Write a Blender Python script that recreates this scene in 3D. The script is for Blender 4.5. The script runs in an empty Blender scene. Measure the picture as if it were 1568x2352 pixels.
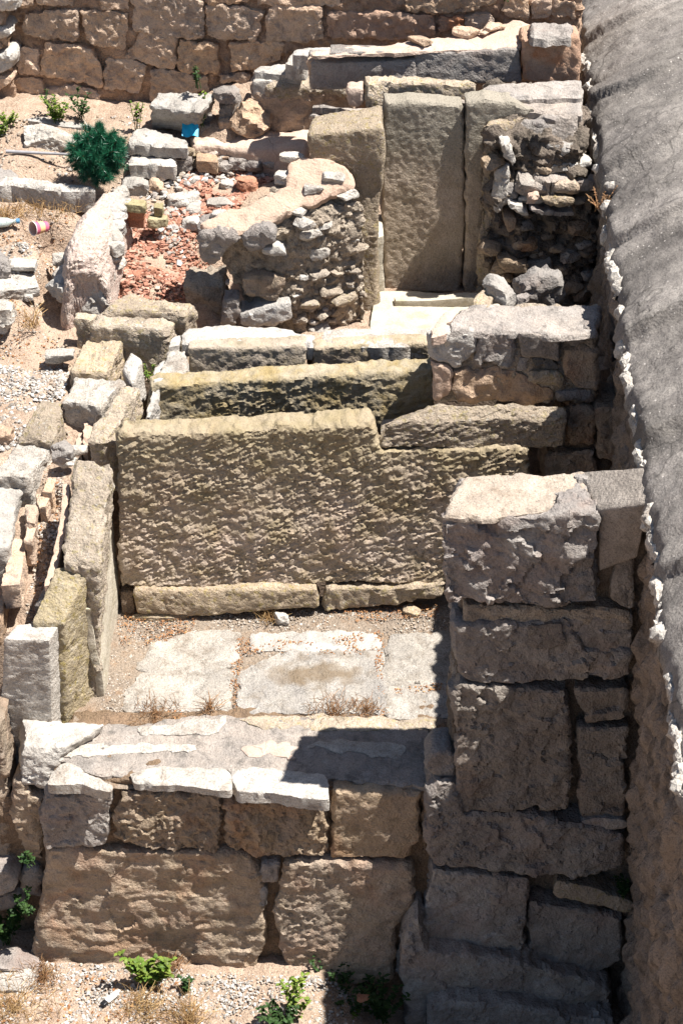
import bpy, math, random
import numpy as np
from mathutils import Vector, Matrix
from mathutils.geometry import delaunay_2d_cdt

# ------------------------------------------------------------------ camera, world, sun, exposure
SC = bpy.context.scene
COL = SC.collection
PITCH = math.radians(35.0)
CAM_H = 6.0
FPX = 4593.0                      # focal length in units of a 1568 x 2352 picture
cam_d = bpy.data.cameras.new('camera')
cam_d.sensor_fit = 'VERTICAL'
cam_d.sensor_height = 36.0
cam_d.lens = 36.0 * FPX / 2352.0
cam_d.clip_start = 0.1
cam_d.clip_end = 2000.0
cam = bpy.data.objects.new('camera', cam_d)
COL.objects.link(cam)
cam.location = (0, 0, CAM_H)
cam.rotation_euler = (math.pi/2 - PITCH, 0, 0)
SC.camera = cam

SUN_DIR = Vector((0.452, -0.062, 1.0)).normalized()      # towards the sun
w = bpy.data.worlds.new('World'); SC.world = w; w.use_nodes = True
nt = w.node_tree
bg = nt.nodes['Background']
sky = nt.nodes.new('ShaderNodeTexSky'); sky.sky_type = 'NISHITA'; sky.sun_disc = False
sky.sun_elevation = math.asin(SUN_DIR.z)
sky.sun_rotation = math.atan2(SUN_DIR.x, SUN_DIR.y)
sky.air_density = 1.0; sky.dust_density = 1.0
nt.links.new(sky.outputs[0], bg.inputs[0])
bg.inputs[1].default_value = 0.050
sun_d = bpy.data.lights.new('sun', 'SUN'); sun_d.energy = 5.0; sun_d.angle = math.radians(0.53)
sun_d.color = (1.0, 0.962, 0.905)
sun = bpy.data.objects.new('sun', sun_d); COL.objects.link(sun)
sun.rotation_euler = SUN_DIR.to_track_quat('Z', 'Y').to_euler()
SC.view_settings.view_transform = 'Standard'
SC.view_settings.look = 'None'
SC.view_settings.exposure = 1.2
SC.view_settings.gamma = 1.0

rng = np.random.default_rng(7)
random.seed(7)

# ------------------------------------------------------------------ picture measurements -> points of the place
CP, SP = math.cos(PITCH), math.sin(PITCH)
def ray(u, v):
    a = (u-784.0)/FPX; b = -(v-1176.0)/FPX
    return np.array([a, CP + b*SP, -SP + b*CP])
def atz(u, v, z):
    d = ray(u, v); t = (z-CAM_H)/d[2]
    return np.array([0, 0, CAM_H]) + d*t
def aty(u, v, pl):                 # pl = (y0, kx, kz): y = y0 + kx*x + kz*z
    d = ray(u, v); y0, kx, kz = pl
    t = (y0 + kz*CAM_H) / (d[1] - kx*d[0] - kz*d[2])
    return np.array([0, 0, CAM_H]) + d*t
def crop(ox, oy):
    def f(x, y): return ((ox + x/1.568)*0.816667, (oy + y/1.568)*0.816667)
    return f
A = crop(0, 0); B = crop(920, 0); C = crop(0, 600); D = crop(920, 600)
E = crop(0, 1200); F = crop(920, 1200); G = crop(0, 1950); H = crop(920, 1950)

# ------------------------------------------------------------------ noise
def _hash(ix, iy, iz, s):
    h = (ix.astype(np.int64)*374761393 + iy.astype(np.int64)*668265263 + iz.astype(np.int64)*2147483647 + s*974634777) & 0xFFFFFFFF
    h = ((h ^ (h >> 13)) * 1274126177) & 0xFFFFFFFF
    h = ((h ^ (h >> 16)) * 2246822519) & 0xFFFFFFFF
    return (h ^ (h >> 15)) & 0xFFFFFFFF
_G = np.array([[1,1,0],[-1,1,0],[1,-1,0],[-1,-1,0],[1,0,1],[-1,0,1],[1,0,-1],[-1,0,-1],[0,1,1],[0,-1,1],[0,1,-1],[0,-1,-1],[1,1,0],[0,-1,1],[-1,1,0],[0,-1,-1]], float)
def perlin(p, s=0):
    f = np.floor(p); i = f.astype(np.int64); r = p - f
    w3 = r*r*r*(r*(r*6-15)+10)
    out = 0
    for dx in (0, 1):
        wx = w3[:,0] if dx else 1-w3[:,0]
        for dy in (0, 1):
            wy = w3[:,1] if dy else 1-w3[:,1]
            for dz in (0, 1):
                wz = w3[:,2] if dz else 1-w3[:,2]
                g = _G[_hash(i[:,0]+dx, i[:,1]+dy, i[:,2]+dz, s) & 15]
                out = out + wx*wy*wz*(g[:,0]*(r[:,0]-dx)+g[:,1]*(r[:,1]-dy)+g[:,2]*(r[:,2]-dz))
    return out
def fbm(p, o=4, s=0, gain=.5):
    t = 0; a = 1
    for k in range(o):
        t = t + a*perlin(p, s+k*17); p = p*2.03 + 11.3; a *= gain
    return t
def worley(p, s=0):
    f = np.floor(p); i = f.astype(np.int64); best = np.full(len(p), 9.0); b2 = best.copy()
    for dx in (-1,0,1):
        for dy in (-1,0,1):
            for dz in (-1,0,1):
                a, b, c = i[:,0]+dx, i[:,1]+dy, i[:,2]+dz
                q = np.stack([a + (_hash(a,b,c,s)%1000)/1000., b + (_hash(a,b,c,s+1)%1000)/1000., c + (_hash(a,b,c,s+2)%1000)/1000.], 1)
                d = ((p-q)**2).sum(1)
                b2 = np.minimum(b2, np.maximum(d, best)); best = np.minimum(best, d)
    return np.sqrt(best), np.sqrt(b2)

def pecks(u, v, s=0):
    """point-chisel pecks: staggered scoops, each swelling towards its lower lip"""
    iv = np.floor(v); best = np.full(len(u), 9.0); out = np.zeros(len(u))
    for dv in (-1, 0, 1):
        rv = iv+dv; uo = u+.5*(rv % 2); iu = np.floor(uo)
        for du in (-1, 0, 1):
            ru = iu+du; a = ru.astype(np.int64); b = rv.astype(np.int64)
            h = [(_hash(a, b, a*0+9, s+k) % 1000)/1000. for k in range(3)]
            x = uo-(ru+.22+.56*h[0]); z = v-(rv+.22+.56*h[1]); dd = x*x+z*z
            val = -1.25*z + .35*(h[2]-.5)*1.6 - .5*x*x
            m = dd < best; best = np.where(m, dd, best); out = np.where(m, val, out)
    return out
def facets(p, s=0):
    """broken faces: every cell is a tilted plane at a height of its own"""
    f = np.floor(p); i = f.astype(np.int64); best = np.full(len(p), 9.0); out = np.zeros(len(p))
    for dx in (-1,0,1):
        for dy in (-1,0,1):
            for dz in (-1,0,1):
                a, b, c = i[:,0]+dx, i[:,1]+dy, i[:,2]+dz
                h = [(_hash(a,b,c,s+k) % 1000)/1000. for k in range(7)]
                q = np.stack([a+h[0], b+h[1], c+h[2]], 1); d = ((p-q)**2).sum(1)
                v = (h[3]-.5)*.9 + (np.stack([h[4], h[5], h[6]], 1)-.5)[:,0]*(p-q)[:,0]*1.8 + (h[5]-.5)*1.8*(p-q)[:,1] + (h[6]-.5)*1.8*(p-q)[:,2]
                m = d < best; best = np.where(m, d, best); out = np.where(m, v, out)
    return out

# displacement presets: lists of (kind, amplitude, size)
ROUGH = [('lo', .008, .16), ('facet', .014, .10), ('facet', .006, .035), ('mid', .004, .025), ('pit', .002, .02)]
PIER = [('lo', .006, .25), ('facet', .016, .13), ('facet', .007, .045), ('mid', .004, .02), ('pit', .002, .02)]
WORN = [('lo', .007, .20), ('mid', .005, .05), ('pit', .0035, .030), ('mid', .0045, .022), ('facet', .008, .07)]
TOOL = [('lo', .006, .25), ('tool', .0100, .025), ('mid', .003, .016)]
SMOOTH = [('lo', .005, .25), ('mid', .0025, .05)]
FLAT = [('lo', .004, .2), ('mid', .003, .04)]
PLASTER = [('lo', .014, .22), ('mid', .004, .05), ('pit', .003, .03)]
CORE = [('lo', .012, .12), ('mid', .010, .045), ('facet', .010, .04)]
def displace(V, N, spec, scale=1.0):
    off = rng.uniform(-50, 50, 3)
    d = np.zeros(len(V))
    for kind, a, s in spec:
        q = V/s + off
        if kind == 'lo': d += a*2*fbm(q, 2)
        elif kind == 'mid': d += a*1.6*fbm(q, 3)
        elif kind == 'facet':
            f1, f2 = worley(q + .35*np.stack([perlin(q*1.7+5), perlin(q*1.7+9), perlin(q*1.7+13)], 1))
            d += a*(.55-f1)*.35
            d += a*facets(q + .25*np.stack([perlin(q*2.3+5), perlin(q*2.3+9), perlin(q*2.3+13)], 1))
        elif kind == 'pit':
            n = fbm(q, 2); d -= a*2*np.clip(n, 0, .3)*2
        elif kind == 'tool':
            c, sn = math.cos(.35), math.sin(.35)
            x, y, z = V[:,0], V[:,1], V[:,2]
            wob = perlin(V/.2+off)*.9
            qq = np.stack([(x*c+z*sn)/(s*1.7)+wob, y/(s*1.6), (-x*sn+z*c)/(s*.85)+wob], 1) + off
            wy = np.clip((np.abs(N[:,1])-.45)/.3, 0, 1)
            big = .55+.9*np.clip(perlin(V/.22+off+9)+.35, 0, 1)
            d += wy*big*a*.52*pecks(qq[:,0], qq[:,2]) + a*.7*perlin(qq*.8+40) + a*.9*perlin(V/.035+off)*(1-.5*wy)
        elif kind == 'strata':
            qq = np.stack([V[:,0]/(s*5), V[:,1]/(s*5), V[:,2]/s], 1) + off
            d += a*2*fbm(qq, 3)
    return V + N*(d*scale)[:,None]

# ------------------------------------------------------------------ mesh helpers
def normals(V, tris, quads):
    N = np.zeros_like(V)
    if len(quads):
        n = np.cross(V[quads[:,2]]-V[quads[:,0]], V[quads[:,3]]-V[quads[:,1]])
        for k in range(4): np.add.at(N, quads[:,k], n)
    if len(tris):
        n = np.cross(V[tris[:,1]]-V[tris[:,0]], V[tris[:,2]]-V[tris[:,0]])
        for k in range(3): np.add.at(N, tris[:,k], n)
    L = np.linalg.norm(N, axis=1); L[L == 0] = 1
    return N/L[:,None]
EMP = np.zeros((0, 3), int)
def mesh(name, V, tris=EMP, quads=None, smooth=True, sharp=38):
    quads = np.zeros((0, 4), int) if quads is None else np.asarray(quads)
    tris = np.asarray(tris)
    m = bpy.data.meshes.new(name)
    m.vertices.add(len(V)); m.vertices.foreach_set('co', np.asarray(V, float).ravel())
    nl = len(tris)*3 + len(quads)*4
    m.loops.add(nl)
    li = np.concatenate([tris.ravel(), quads.ravel()]).astype(np.int32)
    m.loops.foreach_set('vertex_index', li)
    m.polygons.add(len(tris)+len(quads))
    st = np.concatenate([np.arange(len(tris))*3, len(tris)*3 + np.arange(len(quads))*4]).astype(np.int32)
    m.polygons.foreach_set('loop_start', st)
    try:
        lt = np.concatenate([np.full(len(tris), 3), np.full(len(quads), 4)]).astype(np.int32)
        m.polygons.foreach_set('loop_total', lt)
    except Exception: pass
    m.polygons.foreach_set('use_smooth', np.full(len(tris)+len(quads), smooth))
    m.update(calc_edges=True); m.validate()
    if smooth and sharp: m.set_sharp_from_angle(angle=math.radians(sharp))
    return m
def link(name, V, tris=EMP, quads=None, mat=None, parent=None, smooth=True, base=None, sharp=38):
    V = np.asarray(V, float)
    if parent is not None: org = np.array(parent.location)
    else:
        lo, hi = V.min(0), V.max(0)
        org = np.array([(lo[0]+hi[0])/2, (lo[1]+hi[1])/2, lo[2]]) if base is None else np.array(base, float)
    m = mesh(name, V-org, tris, quads, smooth, sharp)
    if mat: m.materials.append(mat)
    o = bpy.data.objects.new(name, m); COL.objects.link(o)
    if parent is not None: o.parent = parent
    else: o.location = org
    return o
def tag(o, label, cat, group=None):
    o['label'] = label; o['category'] = cat
    if group: o['group'] = group
    return o
def struct(o, kind='structure'):
    o['kind'] = kind; return o
def thing(name, loc, label, cat, group=None):
    o = bpy.data.objects.new(name, None); COL.objects.link(o); o.location = tuple(float(c) for c in loc)
    o.empty_display_size = .1
    return tag(o, label, cat, group)

def cubegrid(n):
    """surface of a lattice n=(nx,ny,nz) -> unique params (0..1)^3, quads"""
    pts = []; quads = []; base = 0
    for ax in range(3):
        a, b = [(1,2),(2,0),(0,1)][ax]
        for side in (0, 1):
            ii, jj = np.meshgrid(np.arange(n[a]+1), np.arange(n[b]+1), indexing='ij')
            P = np.zeros((ii.size, 3), int); P[:,a] = ii.ravel(); P[:,b] = jj.ravel(); P[:,ax] = side*n[ax]
            idx = np.arange(ii.size).reshape(ii.shape) + base
            q = np.stack([idx[:-1,:-1], idx[1:,:-1], idx[1:,1:], idx[:-1,1:]], -1).reshape(-1, 4)
            if side == 0: q = q[:, ::-1]
            pts.append(P); quads.append(q); base += ii.size
    P = np.concatenate(pts); Q = np.concatenate(quads)
    U, inv = np.unique(P, axis=0, return_inverse=True)
    return U/np.array(n, float), inv.reshape(-1)[Q]
def hexa(name, top, h, mat, parent=None, spec=WORN, r=.018, res=.014, amp=1.0, taper=0.0, bottom=None, warp=.012, notch=None):
    """block from its top face [FL, FR, BR, BL] and its height (or its bottom face)"""
    T = [np.asarray(p, float) for p in top]
    if bottom is None:
        c = sum(T)/4; bottom = []
        for p in T:
            q = p + (p-c)*taper; q = q.copy(); q[2] = p[2]-h; bottom.append(q)
    Bm = [np.asarray(p, float) for p in bottom]
    LX = (np.linalg.norm(T[1]-T[0])+np.linalg.norm(T[2]-T[3]))/2
    LY = (np.linalg.norm(T[3]-T[0])+np.linalg.norm(T[2]-T[1]))/2
    LZ = np.mean([np.linalg.norm(T[k]-Bm[k]) for k in range(4)])
    L = np.array([LX, LY, LZ])
    n = np.clip((L/res).astype(int), 3, 260)
    P, Q = cubegrid(n)
    r = min(r*.7, .45*L.min())
    X = P*L; cc = np.clip(X, r, L-r); dlt = X-cc; ln = np.linalg.norm(dlt, axis=1); ln[ln == 0] = 1
    X = cc + dlt/ln[:,None]*r
    U = X/L
    x, y, z = U[:,0:1], U[:,1:2], U[:,2:3]
    Vt = T[0]*(1-x)*(1-y)+T[1]*x*(1-y)+T[2]*x*y+T[3]*(1-x)*y
    Vb = Bm[0]*(1-x)*(1-y)+Bm[1]*x*(1-y)+Bm[2]*x*y+Bm[3]*(1-x)*y
    if notch is not None:      # (start fraction, depth, soft)
        dz = notch(x[:,0]); Vt = Vt.copy(); Vt[:,2] -= dz
    V = Vt*z + Vb*(1-z)
    if warp:
        off = rng.uniform(-50, 50, 3); q = V/.35+off
        V = V + warp*2*np.stack([perlin(q), perlin(q+31), perlin(q+67)], 1)
    N = normals(V, EMP, Q)
    V = displace(V, N, spec, amp)
    return link(name, V, EMP, Q, mat, parent)

def plane_frame(pts):
    c = pts.mean(0); q = pts-c
    u, s, vt = np.linalg.svd(q); n = vt[2]
    if n[1] > 0 and abs(n[1]) > abs(n[2]): n = -n
    elif abs(n[2]) >= abs(n[1]) and n[2] < 0: n = -n
    ax = np.cross([0, 0, 1.], n) if abs(n[2]) < .9 else np.cross([0, 1., 0], n)
    ax = ax/np.linalg.norm(ax); ay = np.cross(n, ax)
    return c, ax, ay, n
def slab(name, pts, depth, mat, parent=None, spec=WORN, r=.02, res=.014, amp=1.0, jag=.006, bulge=0.0, shrink=0.0, tdir=None, proud=0.0):
    """block from the outline of its visible face (points of the place) and its thickness"""
    pts = np.array(pts, float)
    c, ax, ay, n = plane_frame(pts)
    P2 = np.stack([(pts-c)@ax, (pts-c)@ay], 1)
    area = 0.5*np.sum(P2[:,0]*np.roll(P2[:,1], -1)-np.roll(P2[:,0], -1)*P2[:,1])
    if area < 0: P2 = P2[::-1]
    r = r*.7
    # resample outline
    O = []
    for k in range(len(P2)):
        a, b = P2[k], P2[(k+1) % len(P2)]; m = max(1, int(np.linalg.norm(b-a)/res))
        for j in range(m): O.append(a+(b-a)*j/m)
    O = np.array(O)
    # round the corners, then roughen the outline
    for _ in range(max(1, int(r/res*1.5))): O = .5*O + .25*(np.roll(O, 1, 0)+np.roll(O, -1, 0))
    off = rng.uniform(-40, 40)
    q3 = np.stack([O[:,0]/.07+off, O[:,1]/.07+off, np.full(len(O), off)], 1)
    if jag: O = O + jag*2.2*np.stack([fbm(q3, 3), fbm(q3+50, 3)], 1)
    if shrink:
        t = np.roll(O, -1, 0)-np.roll(O, 1, 0); t /= np.linalg.norm(t, axis=1)[:,None]+1e-9
        O = O + shrink*np.stack([-t[:,1], t[:,0]], 1)
    lo, hi = O.min(0), O.max(0)
    gx = np.arange(lo[0]+res*.5, hi[0], res); gy = np.arange(lo[1]+res*.5, hi[1], res)
    gg = np.stack(np.meshgrid(gx, gy), -1).reshape(-1, 2)
    gg = gg + rng.uniform(-.2, .2, gg.shape)*res
    # inside + distance
    def dist(Q):
        best = np.full(len(Q), 9.0); ins = np.zeros(len(Q), bool)
        for k in range(len(O)):
            a, b = O[k], O[(k+1) % len(O)]; ab = b-a; t = np.clip(((Q-a)@ab)/(ab@ab+1e-12), 0, 1)
            best = np.minimum(best, np.linalg.norm(Q-a-t[:,None]*ab, axis=1))
            cr = (a[1] > Q[:,1]) != (b[1] > Q[:,1])
            xx = a[0]+(Q[:,1]-a[1])*(b[0]-a[0])/(b[1]-a[1]+1e-12)
            ins ^= cr & (Q[:,0] < xx)
        return best, ins
    dd, ins = dist(gg)
    keep = ins & (dd > res*.6); gg = gg[keep]; dd = dd[keep]
    nO = len(O)
    allp = [Vector(p) for p in O] + [Vector(p) for p in gg]
    res_ = delaunay_2d_cdt(allp, [], [list(range(nO))], 1, 1e-6)
    vo, fo = res_[0], res_[2]
    V2 = np.array([[p.x, p.y] for p in vo])
    tris = np.array([f for f in fo if len(f) == 3], int)
    orig = res_[3]
    # ring order of outline verts
    m_in = {}
    for k, l in enumerate(orig):
        for i in l: m_in[i] = k
    ring = [m_in[i] for i in range(nO) if i in m_in]
    rr = [ring[0]]
    for i in ring[1:]:
        if i != rr[-1]: rr.append(i)
    ring = np.array(rr)
    d2, _ = dist(V2); d2[ring] = 0
    rad = min(r, depth*.6)
    t = np.clip(1-d2/rad, 0, 1); drop = rad*(1-np.sqrt(1-np.minimum(t, .985)**2))
    hgt = -drop + bulge*(1-np.exp(-d2/.06))+proud
    V = c + V2[:,0:1]*ax + V2[:,1:2]*ay + hgt[:,None]*n
    back = -n if tdir is None else np.array(tdir, float)/np.linalg.norm(tdir)
    ns = max(1, int((depth-rad)/(res*2)))
    rings = [ring]; Vs = [V]; base = len(V); quads = []
    R0 = V[ring]
    cen = R0.mean(0)
    for j in range(1, ns+1):
        Vs.append(R0 + back*(depth-rad)*j/ns); idx = np.arange(len(ring))+base; base += len(ring); rings.append(idx)
    for j in range(len(rings)-1):
        a, b = rings[j], rings[j+1]
        quads.append(np.stack([a, b, np.roll(b, -1), np.roll(a, -1)], 1))
    V = np.concatenate(Vs); quads = np.concatenate(quads)
    last = rings[-1]; V = np.concatenate([V, V[last].mean(0)[None]])
    tb = np.stack([last, np.full(len(last), len(V)-1), np.roll(last, -1)], 1)
    tris = np.concatenate([tris, tb])
    N = normals(V, tris, quads)
    V = displace(V, N, spec, amp)
    return link(name, V, tris, quads, mat, parent)

# faceted rock
_ico = None
def ico(sub):
    t = (1+5**.5)/2
    V = [(-1,t,0),(1,t,0),(-1,-t,0),(1,-t,0),(0,-1,t),(0,1,t),(0,-1,-t),(0,1,-t),(t,0,-1),(t,0,1),(-t,0,-1),(-t,0,1)]
    Fc = [(0,11,5),(0,5,1),(0,1,7),(0,7,10),(0,10,11),(1,5,9),(5,11,4),(11,10,2),(10,7,6),(7,1,8),(3,9,4),(3,4,2),(3,2,6),(3,6,8),(3,8,9),(4,9,5),(2,4,11),(6,2,10),(8,6,7),(9,8,1)]
    V = [np.array(v)/np.linalg.norm(v) for v in V]
    for _ in range(sub):
        mid = {}; nf = []
        def m(a, b):
            k = (min(a, b), max(a, b))
            if k not in mid:
                p = V[a]+V[b]; V.append(p/np.linalg.norm(p)); mid[k] = len(V)-1
            return mid[k]
        for a, b, c in Fc:
            ab, bc, ca = m(a,b), m(b,c), m(c,a); nf += [(a,ab,ca),(b,bc,ab),(c,ca,bc),(ab,bc,ca)]
        Fc = nf
    return np.array(V), np.array(Fc)
ICO = {s: ico(s) for s in (0, 1, 2, 3, 4)}
def rock_pts(size, sub=3, planes=11, sq=.55):
    V, T = ICO[sub]
    n = rng.normal(size=(planes, 3)); n /= np.linalg.norm(n, axis=1)[:,None]
    n = np.concatenate([n, np.eye(3), -np.eye(3)]); d = np.concatenate([rng.uniform(.62, .95, planes), rng.uniform(.66, .98, 6)])
    dots = V@n.T; rr = np.where(dots > 1e-3, d/np.maximum(dots, 1e-3), 9).min(1)
    P = V*np.minimum(rr, 1.15)[:,None]
    return P*np.array(size)/2/.72, T
def rotm(rx=0, ry=0, rz=0):
    return np.array((Matrix.Rotation(rz, 3, 'Z') @ Matrix.Rotation(ry, 3, 'Y') @ Matrix.Rotation(rx, 3, 'X')))
def rock(name, loc, size, mat, parent=None, rot=(0,0,0), sub=3, planes=11, spec=None):
    """loc = centre of its foot"""
    P, T = rock_pts(size, sub, planes)
    P = P@rotm(*rot).T
    P = P + np.array(loc) + np.array([0, 0, size[2]*.42])
    N = normals(P, T, np.zeros((0, 4), int))
    sc = min(size)/.12
    P = displace(P, N, spec or [('lo', .006*sc, .06), ('facet', .008*sc, .04), ('mid', .003*sc, .02)])
    return link(name, P, T, None, mat, parent)

# ------------------------------------------------------------------ materials
C_STAIN = tuple(atz(*F(-50, 1085), 0)[:2])
def nodes(m):
    m.use_nodes = True; t = m.node_tree; t.nodes.clear(); return t
def mk(t, typ, **kw):
    n = t.nodes.new(typ)
    for k, v in kw.items(): setattr(n, k, v)
    return n
def ramp(t, src, stops):
    r = mk(t, 'ShaderNodeValToRGB'); e = r.color_ramp.elements
    while len(e) > 1: e.remove(e[-1])
    e[0].position = stops[0][0]; e[0].color = (*stops[0][1], 1) if len(stops[0][1]) == 3 else stops[0][1]
    for p, c in stops[1:]:
        k = e.new(p); k.color = (*c, 1)
    t.links.new(src, r.inputs[0]); return r.outputs[0]
def g1(a): return (a, a, a)
def mixc(t, fac, a, b, mode='MIX'):
    n = mk(t, 'ShaderNodeMix', data_type='RGBA', blend_type=mode)
    if isinstance(fac, (int, float)): n.inputs[0].default_value = fac
    else: t.links.new(fac, n.inputs[0])
    for s, x in ((6, a), (7, b)):
        if isinstance(x, tuple): n.inputs[s].default_value = (*x, 1)
        else: t.links.new(x, n.inputs[s])
    return n.outputs[2]
def noise(t, vec, scale, detail=6, rough=.55, dist=0.0):
    n = mk(t, 'ShaderNodeTexNoise'); n.inputs['Scale'].default_value = scale; n.inputs['Detail'].default_value = detail
    n.inputs['Roughness'].default_value = rough; n.inputs['Distortion'].default_value = dist
    t.links.new(vec, n.inputs['Vector']); return n.outputs[0]
def voro(t, vec, scale, feat='F1'):
    n = mk(t, 'ShaderNodeTexVoronoi', feature=feat); n.inputs['Scale'].default_value = scale
    t.links.new(vec, n.inputs['Vector']); return n
MATS = {}
def stone_mat(name, c1, c2, c3, stain=.5, lichen=0.0, lcol=(.30,.24,.07), speck=.5, bump=.6, fine=1.0, moss=0.0, mcol=(.10,.085,.03),
              zgrad=None, vary=.15, rust=0.0, crack=0.0, stretch=None, pale=0.0, dots=0, ring=None, broad=0):
    """zgrad = (z0, z1, colour): stain that thickens from z0 to z1 in the place"""
    m = bpy.data.materials.new(name); t = nodes(m); L = t.links
    out = mk(t, 'ShaderNodeOutputMaterial'); bs = mk(t, 'ShaderNodeBsdfPrincipled')
    L.new(bs.outputs[0], out.inputs[0]); bs.inputs['Roughness'].default_value = .9
    bs.inputs['Specular IOR Level'].default_value = .18
    geo = mk(t, 'ShaderNodeNewGeometry'); oi = mk(t, 'ShaderNodeObjectInfo')
    rn = mk(t, 'ShaderNodeMath', operation='MULTIPLY'); rn.inputs[1].default_value = 57.0; L.new(oi.outputs['Random'], rn.inputs[0])
    ad = mk(t, 'ShaderNodeVectorMath', operation='ADD'); L.new(geo.outputs['Position'], ad.inputs[0]); L.new(rn.outputs[0], ad.inputs[1])
    vec = ad.outputs[0]
    if stretch:
        mp = mk(t, 'ShaderNodeMapping'); mp.inputs['Scale'].default_value = stretch; L.new(vec, mp.inputs[0]); svec = mp.outputs[0]
    else: svec = vec
    col = mixc(t, ramp(t, noise(t, svec, 5.5, 8, .6, .3), [(.36, g1(0)), (.64, g1(1))]), c1, c2)
    col = mixc(t, ramp(t, noise(t, svec, 13, 7, .65, .4), [(.5-.0, g1(0)), (.68, g1(stain))]), col, c3)
    if pale: col = mixc(t, ramp(t, noise(t, vec, 9, 9, .7), [(.52, g1(0)), (.66, g1(pale))]), col, tuple(min(.72, x*1.7+.05) for x in c2))
    if rust: col = mixc(t, ramp(t, noise(t, vec, 4, 6, .6, .6), [(.5, g1(0)), (.7, g1(rust))]), col, (.36, .13, .045))
    if moss: col = mixc(t, ramp(t, noise(t, vec, 6.5, 9, .72, .3), [(.44, g1(0)), (.62, g1(moss))]), col, mcol)
    if zgrad:
        z0, z1, zc, amt = zgrad
        sp = mk(t, 'ShaderNodeSeparateXYZ'); L.new(geo.outputs['Position'], sp.inputs[0])
        nz = noise(t, vec, 4.5, 8, .65)
        a1 = mk(t, 'ShaderNodeMath', operation='MULTIPLY_ADD'); L.new(nz, a1.inputs[0]); a1.inputs[1].default_value = (z1-z0)*1.3; L.new(sp.outputs[2], a1.inputs[2])
        mr = mk(t, 'ShaderNodeMapRange'); mr.inputs[1].default_value = z0+(z1-z0)*.65; mr.inputs[2].default_value = z1+(z1-z0)*.65; mr.inputs[4].default_value = amt
        L.new(a1.outputs[0], mr.inputs[0]); col = mixc(t, mr.outputs[0], col, zc)
    if lichen:
        lf = ramp(t, noise(t, vec, 34, 6, .7), [(.54, g1(0)), (.62, g1(lichen))])
        col = mixc(t, lf, col, lcol)
        lf2 = ramp(t, noise(t, vec, 47, 5, .6), [(.60, g1(0)), (.66, g1(lichen*.9))])
        col = mixc(t, lf2, col, (.50, .48, .42))
    # grain and specks
    sp1 = ramp(t, noise(t, vec, 150, 3, .6), [(.30, g1(.62)), (.5, g1(1.0)), (.72, g1(1.22))])
    col = mixc(t, speck, col, mixc(t, 1.0, col, sp1, 'MULTIPLY'))
    dk = ramp(t, noise(t, vec, 62, 5, .7), [(.32, g1(.42)), (.42, g1(1.0))])
    col = mixc(t, speck*.8, col, mixc(t, 1.0, col, dk, 'MULTIPLY'))
    if broad:
        bn = ramp(t, noise(t, svec, 1.6, 5, .6, .5), [(.35, g1(1-broad)), (.65, g1(1+broad*.9))]); col = mixc(t, 1.0, col, bn, 'MULTIPLY')
    if ring:       # an old round stain on the slab
        sb = mk(t, 'ShaderNodeVectorMath', operation='SUBTRACT'); L.new(mixvec(t, geo.outputs['Position'], 11, .22), sb.inputs[0]); sb.inputs[1].default_value = (ring[0]+.11, ring[1]+.11, .11)
        ml = mk(t, 'ShaderNodeVectorMath', operation='MULTIPLY'); L.new(sb.outputs[0], ml.inputs[0]); ml.inputs[1].default_value = (1/ring[2], 1/ring[3], 0)
        le_ = mk(t, 'ShaderNodeVectorMath', operation='LENGTH'); L.new(ml.outputs[0], le_.inputs[0])
        col = mixc(t, ramp(t, le_.outputs['Value'], [(.0, g1(.75)), (.5, g1(.85)), (.85, g1(.25)), (1.0, g1(0))]), col, ring[4])
    if dots:
        vd = voro(t, vec, 26)
        col = mixc(t, ramp(t, vd.outputs[0], [(.0, g1(dots)), (.09, g1(dots)), (.13, g1(0))]), col, (.50, .46, .42))
    if crack:
        v = voro(t, mixvec(t, vec, 5, .35), crack, 'DISTANCE_TO_EDGE')
        cr = ramp(t, v.outputs[0], [(.0, g1(.55)), (.009, g1(1.0))]); col = mixc(t, 1.0, col, cr, 'MULTIPLY')
    if vary:
        hv = mk(t, 'ShaderNodeHueSaturation'); L.new(col, hv.inputs['Color'])
        mr = mk(t, 'ShaderNodeMapRange'); mr.inputs[3].default_value = 1-vary; mr.inputs[4].default_value = 1+vary
        L.new(oi.outputs['Random'], mr.inputs[0]); L.new(mr.outputs[0], hv.inputs['Value'])
        m2 = mk(t, 'ShaderNodeMapRange'); m2.inputs[3].default_value = .85; m2.inputs[4].default_value = 1.12
        fr = mk(t, 'ShaderNodeMath', operation='FRACT'); L.new(rn.outputs[0], fr.inputs[0]); L.new(fr.outputs[0], m2.inputs[0]); L.new(m2.outputs[0], hv.inputs['Saturation'])
        col = hv.outputs[0]
    L.new(col, bs.inputs['Base Color'])
    h1 = noise(t, vec, 45, 8, .68); h2 = noise(t, vec, 170, 4, .6); h3 = voro(t, vec, 75).outputs[0]
    s = mk(t, 'ShaderNodeMath', operation='MULTIPLY_ADD'); L.new(h2, s.inputs[0]); s.inputs[1].default_value = .35*fine; L.new(h1, s.inputs[2])
    s2 = mk(t, 'ShaderNodeMath', operation='MULTIPLY_ADD'); L.new(h3, s2.inputs[0]); s2.inputs[1].default_value = .30*fine; L.new(s.outputs[0], s2.inputs[2])
    b = mk(t, 'ShaderNodeBump'); b.inputs['Strength'].default_value = bump; b.inputs['Distance'].default_value = .022
    L.new(s2.outputs[0], b.inputs['Height']); L.new(b.outputs[0], bs.inputs['Normal'])
    MATS[name] = m
    return m
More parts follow.
